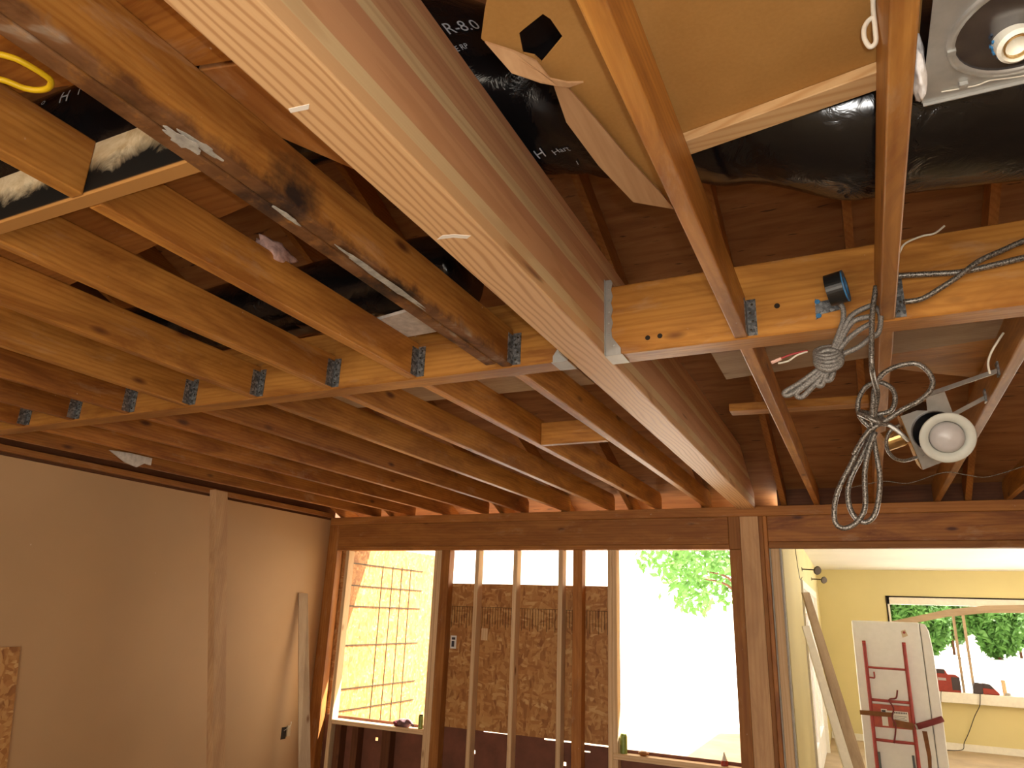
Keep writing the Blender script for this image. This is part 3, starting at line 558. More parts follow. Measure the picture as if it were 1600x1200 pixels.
tag(M().plate([(q[0], q[1], q[2]) for q in SCRAP], (-0.012, 0, 0)).obj('ceiling_board_scrap', PLASTER), 'torn white ceiling board scrap stuck on the last joist by the tan wall', 'scrap')
# rafters
for i in range(10):
    x = -1.12 + 0.61 * (i - 6)
    y1 = YF + (0.48 if x < -0.9 else 0.085)
    tag(M().prism([(YR + 0.05, zr(YR + 0.05)), (YF - 0.0, zr(YF)), (y1, zr(y1)), (y1, zr(y1) + RD - 0.002), (YR + 0.05, zr(YR + 0.05) + RD - 0.002)], 'x', x - 0.02, x + 0.02).obj('roof_rafter', wood('brown', 'y')),
        f'dark sloping rafter under the plywood roof deck, {NTH[i+1]} from the tan wall' if x < -0.8 else ('sloping rafter beside the glued beam, behind the torn cardboard tip' if i == 7 else ('sloping rafter seen behind the roll of black tape' if i == 8 else 'sloping rafter beyond the white-ringed light')), 'rafter', 'roof rafters')

# ---------------------------------------------------------------- the window wall
WZ0 = -2.44
def board(name, x0, x1, z0, z1, m, label, cat='stud', group=None, y0=YF, y1=YF + 0.089):
    return tag(M().box(x0, x1, y0, y1, z0, z1).obj(name, m, bevel=0.003), label, cat, group)
board('top_plate', XW + 0.002, 3.1, -0.055, 0.020, wood('brown', 'x'), 'long brown top plate above the windows and the doorway', 'plate')
board('window_header', -4.752, -0.931, -0.268, -0.056, wood('brown', 'x'), 'deep brown header over the window openings', 'header')
board('head_plate', -4.752, -0.931, -0.308, -0.269, wood('brown', 'x'), 'flat brown board under the window header', 'plate')
board('door_header', -0.638, 3.1, -0.252, -0.056, wood('joistdark', 'x'), 'deep dark brown header over the yellow doorway', 'header')
board('head_plate', -0.638, 3.1, -0.300, -0.253, wood('brown', 'x'), 'flat brown board under the doorway header', 'plate')
G1 = 'studs of the window wall'
board('corner_post', XW + 0.002, -4.753, WZ0, -0.056, wood('brown', 'z'), 'brown corner post where the tan wall meets the windows', 'post', G1)
board('wall_stud', -4.640, -4.600, WZ0, -0.309, wood('stud', 'z'), 'pale stud at the corner side of the small open window', 'stud', G1)
board('wall_stud', -3.606, -3.569, WZ0, -0.309, wood('stud', 'z'), 'pale trimmer stud against the sill with gloves', 'stud', G1)
board('wall_stud', -3.568, -3.531, WZ0, -0.309, wood('stud', 'z'), 'pale stud doubled onto the brown post beside the gloves window', 'stud', G1)
board('wall_post', -3.530, -3.442, WZ0, -0.309, wood('brown', 'z'), 'dark brown post between the small window and the boarded bay', 'post', G1)
board('wall_stud', -3.172, -3.134, WZ0, -0.309, wood('stud', 'z'), 'narrow pale stud before the boarded opening, first from the small window', 'stud', G1)
board('wall_stud', -2.790, -2.752, WZ0, -0.309, wood('stud', 'z'), 'narrow pale stud in the middle of the boarded opening', 'stud', G1)
board('wall_stud', -2.362, -2.322, WZ0, -0.309, wood('stud', 'z'), 'narrow pale stud next to the old brown stud', 'stud', G1)
board('wall_post', -2.228, -2.145, WZ0, -0.309, wood('brown', 'z'), 'old brown stud standing before the boarded opening', 'post', G1)
board('wall_stud', -1.922, -1.884, WZ0, -0.309, wood('stud', 'z'), 'pale king stud between boarded bay and large open window', 'stud', G1)
board('wall_stud', -1.883, -1.845, -1.84, -0.309, wood('stud', 'z'), 'pale trimmer stud standing on the sill of the large window', 'stud', G1)
board('wall_stud', -1.883, -1.845, WZ0, -1.882, wood('stud', 'z'), 'short pale cripple stud under the green canister', 'stud', G1)
board('wall_stud', -0.930, -0.842, WZ0, -0.309, wood('brown', 'z'), 'orange-brown trimmer stud at the doorway side of the large window', 'stud', G1)
board('wall_stud', -0.930, -0.842, -0.3085, -0.056, wood('brown', 'z'), 'short block above the large window trimmer stud', 'stud', G1)
board('wall_post', -0.841, -0.703, WZ0, -0.056, wood('post', 'z'), 'wide pale brown post carrying the end of the glued beam', 'post', G1)
board('wall_stud', -0.702, -0.672, WZ0, -0.056, wood('brown', 'z'), 'thin brown stud nailed to the wide beam post', 'stud', G1)
board('wall_stud', -0.671, -0.640, WZ0, -0.056, wood('joistdark', 'z'), 'reddish trimmer stud under the doorway header', 'stud', G1)
dj = tag(M().box(-0.628, -0.568, YF + 0.02, YF + 0.095, WZ0, -0.301).obj('door_jamb_board', wood('stud', 'z'), bevel=0.003), 'pale knotty board lining the doorway side', 'board')
M().box(-0.639, -0.629, YF + 0.015, YF + 0.095, WZ0, -0.301).obj('drywall_edge', GREY, dj); M().box(-0.567, -0.556, YF + 0.03, YF + 0.096, WZ0, -0.301).obj('drywall_edge', GREY, dj)
board('window_sill_board', -4.599, -3.607, -1.880, -1.840, wood('stud', 'x'), 'pinkish sill board of the small open window under the gloves', 'sill')
board('window_sill_board', -1.883, -0.931, -1.881, -1.8405, wood('stud', 'x'), 'pale sill board of the large open window', 'sill')
for x, l in ((-4.555, 'short dark cripple stud under the small window, nearest its corner stud'), (-4.36, 'short dark cripple stud under the small window, second from the corner'), (-4.03, 'short dark cripple stud under the small window, below the wire lath')):
    board('cripple_stud', x, x + 0.07 if x < -4.1 else x + 0.09, WZ0, -1.881, wood('dark', 'z'), l, 'stud', 'cripple studs under the small window')
tag(M().box(-3.50, -1.93, YF + 0.0895, YF + 0.101, -1.806, -0.600).obj('osb_sheet', OSB), 'brown strand board sheet closing the opening behind the pale studs', 'board')
OS = bpy.data.objects['osb_sheet']
st = M().box(-3.432, -3.372, YF + 0.0875, YF + 0.0892, -1.165, -1.055).obj('paper_sticker', PAPER, OS)
M().box(-3.42, -3.384, YF + 0.0865, YF + 0.0874, -1.09, -1.07).box(-3.42, -3.392, YF + 0.0865, YF + 0.0874, -1.15, -1.10).obj('printed_marks', INK, st)
ls = M()  # thin dark bars standing in for the shadow of wire lath on the board
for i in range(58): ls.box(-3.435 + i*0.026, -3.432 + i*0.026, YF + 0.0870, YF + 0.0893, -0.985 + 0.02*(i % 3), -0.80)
ls.box(-3.435, -1.94, YF + 0.0868, YF + 0.0893, -0.803, -0.800).obj('lath_shadow_lines', CAPM, OS)
M().box(-3.12, -3.06, YF + 0.0868, YF + 0.0892, -1.08, -0.98).obj('pale_strand', wood('stud', 'z'), OS)
# old siding below, with nail holes and gaps that let daylight through
xs = [-4.75, -4.16, -4.13, -3.152, -3.128, -2.822, -2.797, -2.327, -2.302, -2.15, -2.10, -0.93]
zs_ = [-2.44, -1.99, -1.962, -1.872, -1.862, -1.818]
tag(M().grid(xs, zs_, YF + 0.0895, YF + 0.101, {(1, 1), (3, 1), (5, 1), (7, 1), (9, 3)}).box(-3.5, -3.06, YF + 0.0895, YF + 0.101, -1.818, -1.8062).box(-2.80, -2.50, YF + 0.0895, YF + 0.101, -1.818, -1.8062).box(-3.06, -2.80, YF + 0.0895, YF + 0.101, -1.818, -1.812).obj('old_siding', SIDING), 'dark red old siding below the boarded bay with daylight holes', 'siding', kind='thing')
# outside: sheathed side wing with wire lath, eave boards, tree, hedge
wing = tag(M().box(-4.86, -4.72, YF + 0.103, 7.95, -2.59, -0.21).obj('outside_wing', OSB), 'sunlit strand board side wall outside the small open window', 'wall', kind='thing')
lath = M()
for z in (-0.415, -0.633, -0.834, -1.207, -1.611, -1.807): lath.box(-4.7195, -4.713, YF + 0.11, 7.4, z - 0.005, z + 0.005)
for y in (6.60, 6.79, 6.97, 7.15): lath.box(-4.7195, -4.715, y - 0.004, y + 0.004, -2.4, -0.4)
lath.obj('wire_lath', DARKMET, wing)
ye = YF + 0.50
tag(M().box(-5.2, -0.60, ye + 0.021, ye + 0.045, zr(ye) - 0.01, zr(ye) + 0.15).obj('fascia_board', wood('joist', 'x')), 'orange fascia board along the eave outside the windows', 'board')
def leaves(name, centre, rad, n, size, parent, seed):
    rnd = random.Random(seed); m = M()
    for _ in range(n):
        while True:
            p = Vector((rnd.uniform(-1, 1), rnd.uniform(-1, 1), rnd.uniform(-1, 1)))
            if 0.3 < p.length < 1 and noise.noise(p * 2.1 + Vector((seed, 0, 0))) > -0.12: break
        c = Vector(centre) + Vector((p.x * rad[0], p.y * rad[1], p.z * rad[2]))
        u = Vector((rnd.uniform(-1, 1), rnd.uniform(-1, 1), rnd.uniform(-1, 1))).normalized(); w = u.orthogonal().normalized(); s = size * rnd.uniform(0.6, 1.3)
        m.add([c - u*s, c + w*s*0.45, c + u*s, c - w*s*0.45], [[0, 1, 2, 3]])
    return m.obj(name, LEAF, parent)
def tree(label, x, y, h, crown, n, size, seed, lean=0.0, nm='garden_tree'):
    t = thing(nm, label, 'tree', (x, y, -2.6), 'trees outside')
    M().tube([(x, y, -2.65), (x + 0.08, y, -1.2), (x + 0.02, y + 0.1, -2.6 + h*0.55), (x - 0.1, y + 0.1, -2.6 + h*0.8)], lambda s: 0.13 * (1 - s * 0.75), 10).obj('trunk', wood('dark', 'z'), t, smooth=True)
    br = M()
    rnd = random.Random(seed)
    for i in range(9):
        a = rnd.uniform(0, 6.28); z = -2.6 + h * rnd.uniform(0.35, 0.7)
        br.tube([(x, y, z), (x + math.cos(a)*crown[0]*0.4, y + math.sin(a)*crown[1]*0.4, z + h*0.1), (x + math.cos(a)*crown[0]*0.8, y + math.sin(a)*crown[1]*0.8, z + h*0.12)], lambda s: 0.05*(1 - s*0.8), 6)
    br.obj('branches', wood('dark', 'z'), t, smooth=True)
    leaves('crown', (x - lean, y, -2.6 + h * 0.66), crown, n, size, t, seed)
tree('leafy green tree seen through the large open window', -2.45, 18.0, 5.4, (1.55, 1.4, 1.7), 1500, 0.13, 3, 1.15)
tree('tall green tree farther behind the large window', -3.60, 27.0, 9.0, (2.4, 2.2, 3.0), 1300, 0.22, 5, 1.9)
SHL = ['nearest the fridge', 'behind the bowed trim board', 'behind the two slim sticks', 'toward the frame edge', 'at the frame edge', 'second row, behind the tool case', 'second row, over the power tool', 'second row, near the frame edge']
for i, (x, y, w) in enumerate(((-0.8, 60, 1.95), (3.4, 60, 1.95), (7.6, 60, 1.95), (11.8, 60, 1.95), (16.0, 60, 1.95), (1.3, 66, 1.95), (5.5, 66, 1.95), (9.7, 66, 1.95))):
    hd = thing('garden_shrub', 'green hedge shrub seen through the far window, ' + SHL[i], 'shrub', (x, y, -2.6), 'shrubs outside the yellow room')
    M().tube([(x, y, -2.62), (x, y, 0.0)], 0.1, 6, 0).obj('stem', wood('dark', 'z'), hd)
    leaves('foliage', (x, y, 0.35 if i < 5 else 1.0), (w * 0.86, 1.5, 2.9), 2600, 0.36, hd, 11 + i)
pg = thing('pergola', 'white slatted pergola outside the far window', 'pergola', (2.0, YB + 1.8, -2.6))
for i in range(4): M().box(-0.4, 4.4, YB + 0.9 + i*0.55, YB + 0.98 + i*0.55, -0.45 + i*0.02, -0.33 + i*0.02).obj('slat', TRIMW, pg)
for x in (-0.3, 4.3): M().box(x - 0.06, x + 0.06, YB + 0.85, YB + 2.7, -0.60, -0.46).box(x - 0.06, x + 0.06, YB + 1.7, YB + 1.82, -2.62, -0.46).obj('side_frame', TRIMW, pg)

# ---------------------------------------------------------------- things by the tan wall
tag(M().hexa([(-4.607, 4.500, -2.44), (-4.540, 4.500, -2.44), (-4.540, 4.628, -2.44), (-4.607, 4.628, -2.44)], [(-4.607, 4.028, -0.002), (-4.540, 4.028, -0.002), (-4.540, 4.154, -0.002), (-4.607, 4.154, -0.002)]).obj('prop_post', wood('post', 'z'), bevel=0.004), 'brown wooden prop post standing before the tan wall', 'post')
tag(M().hexa([(-4.60, 5.50, -2.44), (-4.535, 5.59, -2.44), (-4.55, 5.602, -2.44), (-4.615, 5.512, -2.44)], [(-4.868, 5.49, -0.735), (-4.838, 5.585, -0.735), (-4.853, 5.59, -0.735), (-4.879, 5.495, -0.735)]).obj('leaning_board', wood('greypine', 'z'), bevel=0.002), 'narrow pale board leaning against the tan wall by the window corner', 'board')
tag(M().plate([(XW + 0.002, 2.3, -2.44), (XW + 0.002, 3.16, -2.44), (XW + 0.002, 3.0, -1.16), (XW + 0.002, 2.3, -1.16)], (0.011, 0, 0)).obj('osb_offcut', OSB), 'strand board patch on the tan wall at the frame edge', 'board')
ob = thing('outlet_box', 'open electrical box in the tan wall with loose wires', 'outlet box', (XW, 5.56, -1.99))
M().box(XW + 0.0005, XW + 0.003, 5.50, 5.56, -2.0, -1.90).obj('box_hole', CAPM, ob)
M().box(XW + 0.003, XW + 0.018, 5.56, 5.60, -1.98, -1.89).obj('box_face', plain('beige_box', (0.5, 0.38, 0.24), 0.6), ob)
M().tube([(XW + 0.004, 5.53, -1.93), (XW + 0.05, 5.55, -1.89), (XW + 0.03, 5.58, -1.86), (XW + 0.01, 5.60, -1.90)], 0.003, 6).obj('loose_wire', WIREW, ob)
# ---------------------------------------------------------------- things on the sills
def blob(name, c, r, m, parent, seed, amp=0.3):
    bm = bmesh.new(); bmesh.ops.create_icosphere(bm, subdivisions=3, radius=1.0)
    for v in bm.verts:
        k = 1 + amp * noise.noise(v.co * 1.9 + Vector((seed, seed, 0)))
        v.co = Vector((v.co.x * r[0] * k, v.co.y * r[1] * k, v.co.z * r[2] * k))
    V = [tuple(v.co + Vector(c)) for v in bm.verts]; F = [[v.index for v in f.verts] for f in bm.faces]; bm.free()
    return M().add(V, F).obj(name, m, parent, smooth=True)
SZ = -1.840
g = thing('work_gloves', 'crumpled dark red and grey work gloves on the small window sill', 'gloves', (-3.85, YF + 0.04, SZ))
blob('palm', (-3.83, YF + 0.045, SZ + 0.032), (0.075, 0.04, 0.036), GLOVE, g, 2.0)
blob('cuff', (-3.905, YF + 0.045, SZ + 0.024), (0.04, 0.03, 0.026), plain('dark_red_cuff', (0.16, 0.03, 0.045), 0.9), g, 4.0)
for i in range(4): M().tube([(-3.80 + i*0.014, YF + 0.03, SZ + 0.05 - i*0.004), (-3.775 + i*0.012, YF + 0.02, SZ + 0.062 - i*0.008), (-3.745 + i*0.01, YF + 0.018, SZ + 0.045 - i*0.01)], 0.0105, 8).obj('finger', GLOVE, g, smooth=True)
def can(x, h, r, label, m, cap):
    t = thing('spray_canister', label, 'canister', (x, YF + 0.045, SZ), 'canisters on the sills')
    M().lathe([(r*0.94, 0), (r, 0.004), (r, h*0.86), (r*0.86, h*0.93), (r*0.6, h*0.95)], (x, YF + 0.045, SZ), n=24).obj('body', m, t, smooth=False)
    M().lathe([(r*0.8, h*0.90), (r*0.82, h*0.98), (r*0.7, h), (0.0, h)], (x, YF + 0.045, SZ), n=20).obj('cap', cap, t)
can(-3.66, 0.115, 0.022, 'olive canister beside the gloves on the small window sill', GREEN, BLACK)
can(-1.812, 0.14, 0.028, 'green canister on the large window sill', GREEN, GREEN)
tag(blob('wood_chunk', (-1.655, YF + 0.045, SZ + 0.017), (0.04, 0.025, 0.017), wood('brown', 'x'), None, 3.0), 'small brown scrap of wood on the large window sill', 'scrap')
t = thing('glue_bottle', 'small pointed glue bottle at the doorway end of the large window sill', 'bottle', (-1.055, YF + 0.045, SZ))
M().lathe([(0.024, 0), (0.026, 0.004), (0.026, 0.028), (0.022, 0.034)], (-1.055, YF + 0.045, SZ)).obj('body', DARKRED, t); M().lathe([(0.021, 0.034), (0.010, 0.065), (0.004, 0.088), (0.0, 0.09)], (-1.055, YF + 0.045, SZ)).obj('nozzle', TRIMW, t)

# ---------------------------------------------------------------- black insulated ducts
def interp(tab, x):
    for (a, *va), (b, *vb) in zip(tab, tab[1:]):
        if x <= b:
            t = max(0, (x - a) / (b - a)); t = t*t*(3 - 2*t); return [p + (q - p) * t for p, q in zip(va, vb)]
    return list(tab[-1][1:])
DT = [(-4.7, 1.35, 0.78, .20), (-2.6, 1.36, 0.78, .215), (-1.5, 1.42, 0.74, .22), (-1.0, 1.48, 0.70, .25), (-0.72, 1.58, 0.625, .23), (-0.45, 1.60, 0.575, .25), (-0.2, 1.65, 0.48, .225), (0.1, 1.70, 0.40, .225), (0.6, 1.74, 0.375, .222), (1.9, 1.78, 0.40, .21)]
def duct_r(x, a, r):
    k = noise.noise(Vector((x * 2.2, math.cos(a) * 1.2, math.sin(a) * 1.2))) * 0.014
    wr = noise.noise(Vector((x * 14, math.cos(a) * 2.5, math.sin(a) * 2.5))); crush = math.exp(-((x + 0.60) / 0.20) ** 2)
    return r + k + wr * (0.0022 + 0.014 * crush) + noise.noise(Vector((x * 45, math.cos(a) * 2.5, math.sin(a) * 5))) * 0.006 * crush
def duct(name, tab, x0, x1, label, tie=None):
    m = M(); n = 56; N = int((x1 - x0) / 0.022); V = []
    for i in range(N + 1):
        x = x0 + (x1 - x0) * i / N; cy, cz, r = interp(tab, x)
        for k in range(n):
            a = 2*math.pi*k/n; rr = duct_r(x, a, r); V.append((x, cy + math.cos(a)*rr, cz + math.sin(a)*rr))
    F = [[i*n+k, i*n+(k+1) % n, (i+1)*n+(k+1) % n, (i+1)*n+k] for i in range(N) for k in range(n)] + [list(range(n))[::-1], list(range(N*n, (N+1)*n))]
    m.add(V, F)
    return tag(m.obj(name, DUCT, smooth=True), label, 'duct')
D1 = duct('flexible_duct', DT, -4.7, 1.9, 'glossy black insulated duct sagging over the joists behind the cardboard')
DT2 = [(-4.7, 2.55, 0.62, .17), (-1.45, 2.45, 0.60, .17)]
duct('flexible_duct', DT2, -4.7, -1.45, 'second black duct in the dark attic toward the tan wall')
def duct_text(txt, x, y, z, size, name='printed_text', tilt=0.0, font_dir=1):
    cu = bpy.data.curves.new('t', 'FONT'); cu.body = txt; cu.size = size; cu.resolution_u = 3; cu.extrude = 0
    o = bpy.data.objects.new('t', cu); COL.objects.link(o); dg = bpy.context.evaluated_depsgraph_get(); me = bpy.data.meshes.new_from_object(o.evaluated_get(dg))
    bm = bmesh.new(); bm.from_mesh(me); bmesh.ops.triangulate(bm, faces=bm.faces); bmesh.ops.subdivide_edges(bm, edges=[e for e in bm.edges if e.calc_length() > size*0.12], cuts=2)
    cy0, cz0, r0 = interp(DT, x); a0 = math.atan2(z - cz0, y - cy0); V = []
    for v in bm.verts:
        px, pv = v.co.x * math.cos(tilt) - v.co.y * math.sin(tilt), v.co.x * math.sin(tilt) + v.co.y * math.cos(tilt)
        xx = x + px; cy, cz, r = interp(DT, xx); a = a0 - pv / r0; rr = duct_r(xx, a, r) + 0.0035
        V.append((xx, cy + math.cos(a)*rr, cz + math.sin(a)*rr))
    F = [[v.index for v in f.verts] for f in bm.faces]; bm.free(); bpy.data.objects.remove(o); bpy.data.meshes.remove(me); bpy.data.curves.remove(cu)
    return M().add(V, F).obj(name, DUCTINK, D1)
# ---------------------------------------------------------------- torn cardboard and its brace
def tri_plate(outer, hole, z, th, name, m, parent=None):
    bm = bmesh.new()
    def loop(p):
        vs = [bm.verts.new((q[0], q[1], 0)) for q in p]; return [bm.edges.new((vs[i], vs[(i+1) % len(vs)])) for i in range(len(vs))]
    es = loop(outer) + (loop(hole) if hole else [])
    bmesh.ops.triangle_fill(bm, use_beauty=True, edges=es)
    r = bmesh.ops.extrude_face_region(bm, geom=bm.faces[:]); up = [v for v in r['geom'] if isinstance(v, bmesh.types.BMVert)]
    for v in up: v.co.z += th
    V = [(v.co.x, v.co.y, v.co.z + z) for v in bm.verts]; bm.verts.index_update(); F = [[v.index for v in f.verts] for f in bm.faces]; bm.free()
    return M().add(V, F).obj(name, m, parent)
cb = thing('cardboard_sheet', 'large brown cardboard sheet with a torn hole, lying over the joists', 'cardboard', (0.0, 1.0, 0.165))
tri_plate([(q[0], q[1]) for q in CARD[:-2]] + [(0.185, 1.27), (0.185, 0.25), (-0.43, 0.25), (-0.436, 0.6)], [(q[0], q[1]) for q in CARD_HOLE], 0.165, 0.005, 'panel', CARDM, cb)
M().plate([(q[0], q[1], q[2] - (0.02 if i > 2 else 0.0)) for i, q in enumerate(FLAP)], (0, 0, 0.004)).obj('torn_flap', CARTON, cb)
M().plate([(q[0], q[1], q[2]) for q in FLANGE], (0, 0, 0.004)).obj('folded_flange', CARTON, cb)
tag(M().plate([(-0.29, BRACE[0][1] + 0.006, 0.1405), (-0.29, BRACE[1][1] + 0.006, 0.1405), (0.19, 1.297, 0.1405), (0.19, 1.242, 0.1405)][::1], (0, 0, 0.024)).obj('batten', wood('fir', 'x'), bevel=0.002), 'clean pale batten along the edge of the cardboard sheet', 'batten')
# ---------------------------------------------------------------- recessed light housings
def big_can():
    t = thing('recessed_light_housing', 'large silver recessed light housing overhead at the corner of the frame', 'light fixture', (0.33, 1.07, 0.02), 'recessed light housings')
    c = Vector((0.308, 1.09, 0.028)); r = 0.104
    ring = [(c.x + r*math.cos(a), c.y + r*math.sin(a)) for a in [2*math.pi*k/40 for k in range(40)]]
    tri_plate([(0.176, 0.70), (0.172, 1.225), (0.50, 1.225), (0.50, 0.70)], ring, 0.028, 0.002, 'mounting_plate', STEEL, t)
    M().lathe([(r, 0.0), (r, 0.19), (0.0, 0.19)], c, n=40).obj('can_body', CANIN, t, smooth=False)
    M().lathe([(r - 0.006, -0.004), (r + 0.006, -0.004), (r + 0.004, 0.03), (r - 0.003, 0.03)], c, n=40, close=True).obj('collar', STEEL, t, smooth=True)
    M().box(0.174, 0.50, 1.2255, 1.2275, 0.022, 0.060).obj('plate_lip', STEEL, t)
    for x, y in ((0.19, 0.95), (0.20, 1.10), (0.225, 1.19)): M().box(x, x + 0.012, y, y + 0.010, 0.020, 0.0275).obj('tab', STEEL, t)
    M().tube([(0.2, 1.203, 0.026), (0.25, 1.207, 0.0255), (0.27, 1.203, 0.026), (0.31, 1.21, 0.0255), (0.36, 1.213, 0.026)], 0.0012, 5, 3).obj('scratch_wire', WIREW, t)
    ax = Vector((0.06, -0.40, -0.90)).normalized(); s0 = Vector((0.286, 1.122, 0.048))
    so = M().lathe([(0.016, 0.0), (0.026, 0.002), (0.027, 0.05), (0.022, 0.056), (0.019, 0.05), (0.0, 0.03)], s0, ax, 28).obj('lamp_socket', PORC, t, smooth=False)
    M().lathe([(0.017, 0.035), (0.0185, 0.052), (0.016, 0.053), (0.015, 0.035)], s0, ax, 20, True).obj('brass_screw_shell', BRASS, so)
    for h in (0.018, 0.030):
        for i in range(7):
            a = i * 0.35 + h*20
            u = ax.orthogonal().normalized(); w = ax.cross(u); p = s0 + ax*h + (u*math.cos(a) + w*math.sin(a))*0.0272
            M().box(p.x - 0.002, p.x + 0.002, p.y - 0.002, p.y + 0.002, p.z - 0.002, p.z + 0.002).obj('printed_mark', BLUE, so)
    M().lathe([(0.0, -0.03), (0.03, -0.02), (0.03, -0.001), (0.0, -0.001)], s0, ax, 24).obj('heat_guard', plain('amber_insulator', (0.62, 0.32, 0.05), 0.5), t)
    return t
big_can()
tag(blob('insulation_tuft', (0.164, 1.15, 0.045), (0.011, 0.045, 0.05), FLUFF, None, 5.0, 0.5), 'white insulation tuft stuffed between joist and silver housing', 'insulation')
tag(blob('insulation_tuft', (-1.495, 1.40, 0.158), (0.03, 0.07, 0.035), PINK, None, 8.0, 0.7), 'pink insulation tuft on top of a near joist', 'insulation')
def small_can():
    t = thing('recessed_light_housing', 'recessed light with white trim ring and frosted bulb hung between joists', 'light fixture', (0.33, 3.15, -0.1), 'recessed light housings')
    c = Vector((0.300, 3.15, -0.10)); ax = Vector((0.216, -0.806, -0.55)).normalized()         # it hangs loose, mouth turned into the room
    u = Vector((0.856, 0.258, 0.45)); u = (u - ax * u.dot(ax)).normalized(); w = ax.cross(u)
    if w.z > 0: w = -w
    def P(a, b, h): return c + u*a + w*b + ax*h
    r = 0.078; ring = [(r*math.cos(q), r*math.sin(q)) for q in [2*math.pi*k/36 for k in range(36)]]
    # frame plate with the round opening
    bm = bmesh.new()
    def lp(p):
        vs = [bm.verts.new((q[0], q[1], 0)) for q in p]; return [bm.edges.new((vs[i], vs[(i+1) % len(vs)])) for i in range(len(vs))]
    outl = [(-0.092, -0.10), (-0.03, -0.10), (0.005, -0.085), (0.02, -0.15), (0.085, -0.135), (0.088, 0.135), (-0.085, 0.145)]
    es = lp(outl) + lp(ring); bmesh.ops.triangle_fill(bm, use_beauty=True, edges=es)
    rr = bmesh.ops.extrude_face_region(bm, geom=bm.faces[:])
    for v in rr['geom']:
        if isinstance(v, bmesh.types.BMVert): v.co.z -= 0.002
    bm.verts.index_update(); V = [P(v.co.x, v.co.y, v.co.z) for v in bm.verts]; F = [[v.index for v in f.verts] for f in bm.faces]; bm.free()
    M().add(V, F).obj('mounting_plate', STEEL, t)
    M().lathe([(r, 0.012), (r + 0.003, 0.012), (r + 0.003, -0.12), (0.0, -0.12), (0.0, -0.118), (r, -0.118)], c, ax, 36, True).obj('can_body', CANIN, t, smooth=False)
    pc = [P(-0.095, -0.10, -0.05), P(-0.090, 0.14, -0.05), P(-0.090, 0.14, 0.004), P(-0.095, -0.10, 0.004)]
    M().plate(pc, u * 0.003).obj('copper_side_plate', BRASS, t)
    M().lathe([(0.0, 0.0), (0.036, 0.0), (0.04, 0.01), (0.04, 0.075), (0.0, 0.075)], P(-0.098, 0.0, -0.045), -u, 24).obj('junction_can', BRASS, t)
    rc = P(0.018, 0.008, 0.085); rax = Vector((0.10, -0.90, -0.42)).normalized()
    M().lathe([(0.064, 0.0), (0.093, 0.006), (0.097, 0.002), (0.096, -0.003), (0.074, -0.008), (0.062, -0.075), (0.058, -0.075), (0.06, -0.02)], rc, rax, 44, True).obj('trim_ring', RINGW, t, smooth=True)
    M().lathe([(0.020, -0.10), (0.022, -0.08), (0.050, -0.045), (0.060, -0.015), (0.055, 0.012), (0.035, 0.027), (0.0, 0.032)], rc, rax, 32).obj('bulb', GLASSW, t, smooth=True)
    for i, (a, b) in enumerate(((P(0.03, -0.145, -0.004), (0.503, 2.872, 0.034)), (P(0.09, -0.03, -0.01), (0.503, 3.20, 0.03)))):
        h = M().beam(a, Vector(b) - Vector((0.006, 0, 0)), 0.016, 0.006, (0, 0, 1)).obj('bar_hanger', STEEL, t)
        M().box(0.4935, 0.4995, b[1] - 0.018, b[1] + 0.018, b[2] - 0.02, b[2] + 0.03).obj('hanger_foot', GALV, h)
    for a, b in ((-0.075, 0.045), (-0.07, 0.085), (0.06, 0.115)): M().plate([P(a, b, 0.003), P(a + 0.02, b, 0.003), P(a + 0.02, b + 0.012, 0.003), P(a, b + 0.012, 0.003)], ax * 0.004).obj('spring_clip', STEEL, t)
    return t
small_can()
# ---------------------------------------------------------------- cables
def cable(name, paths, r, m, label, parent=None, cat='cable', n=8, k=5):
    mm = M()
    for q in paths: mm.tube(q, r, n, k)
    o = mm.obj(name, m, parent, smooth=True)
    if label: tag(o, label, cat)
    return o
ac = cable('armored_cable', [COIL_DROP, COIL_BIG, COIL_MID, COIL_TOP, COIL_BACK], 0.0075, ARMOR, 'coil of steel armored cable hanging from a joist near the white-ringed light')
cable('cable_wrap', [COIL_WRAP], 0.0075, ARMOR, None, ac); cable('fixture_feed', [COIL_FEED], 0.0075, ARMOR, None, ac); cable('fixture_feed', [COIL_FEED2], 0.0065, ARMOR, None, ac)
wh = cable('braided_whip', WHIP, 0.0078, WHIPM, 'knotted bundle of grey braided cable hanging below the black tape roll')
kc = Vector(WHIP_KNOT[0]); kn = M()
for i in range(5):
    tl = 0.5 + i * 0.42
    kn.tube([kc + Vector((math.cos(a) * 0.034, math.sin(a) * 0.018 * math.sin(tl) + 0.004 * i - 0.01, math.sin(a) * 0.034 * (0.7 + 0.3*math.cos(tl)) + (i - 2) * 0.008)) for a in [2*math.pi*j/10 for j in range(11)]], 0.0085, 8, 3)
kn.obj('knot', WHIPM, wh, smooth=True)
cable('armored_cable', [MC_A], 0.0085, ARMOR, 'upper armored cable stretched along the header to the frame edge')
cable('armored_cable', [MC_B], 0.0075, ARMOR, 'lower armored cable rising from the joist hanger across the upper one')
cable('white_wire', [WHITE_WIRE], 0.003, WIREW, 'thin white wire curling over the header behind the cable joist', cat='wire')
cable('white_wire', [WHITE_LOOP], 0.0042, WIREW, 'white wire loop hanging beside the overhead joist and cardboard', cat='wire')
cable('white_wire', [K3_WIRE], 0.0035, WIREW, 'thin white wire dangling at the bar hanger joist', cat='wire')
cable('thin_wire', [THIN], 0.0022, ARMOR, 'thin dark wire sagging across the attic behind the lights', cat='wire')
we = thing('wire_ends', 'stripped red and white wire ends sticking out below the header', 'wire', WIRE_ENDS[0][0])
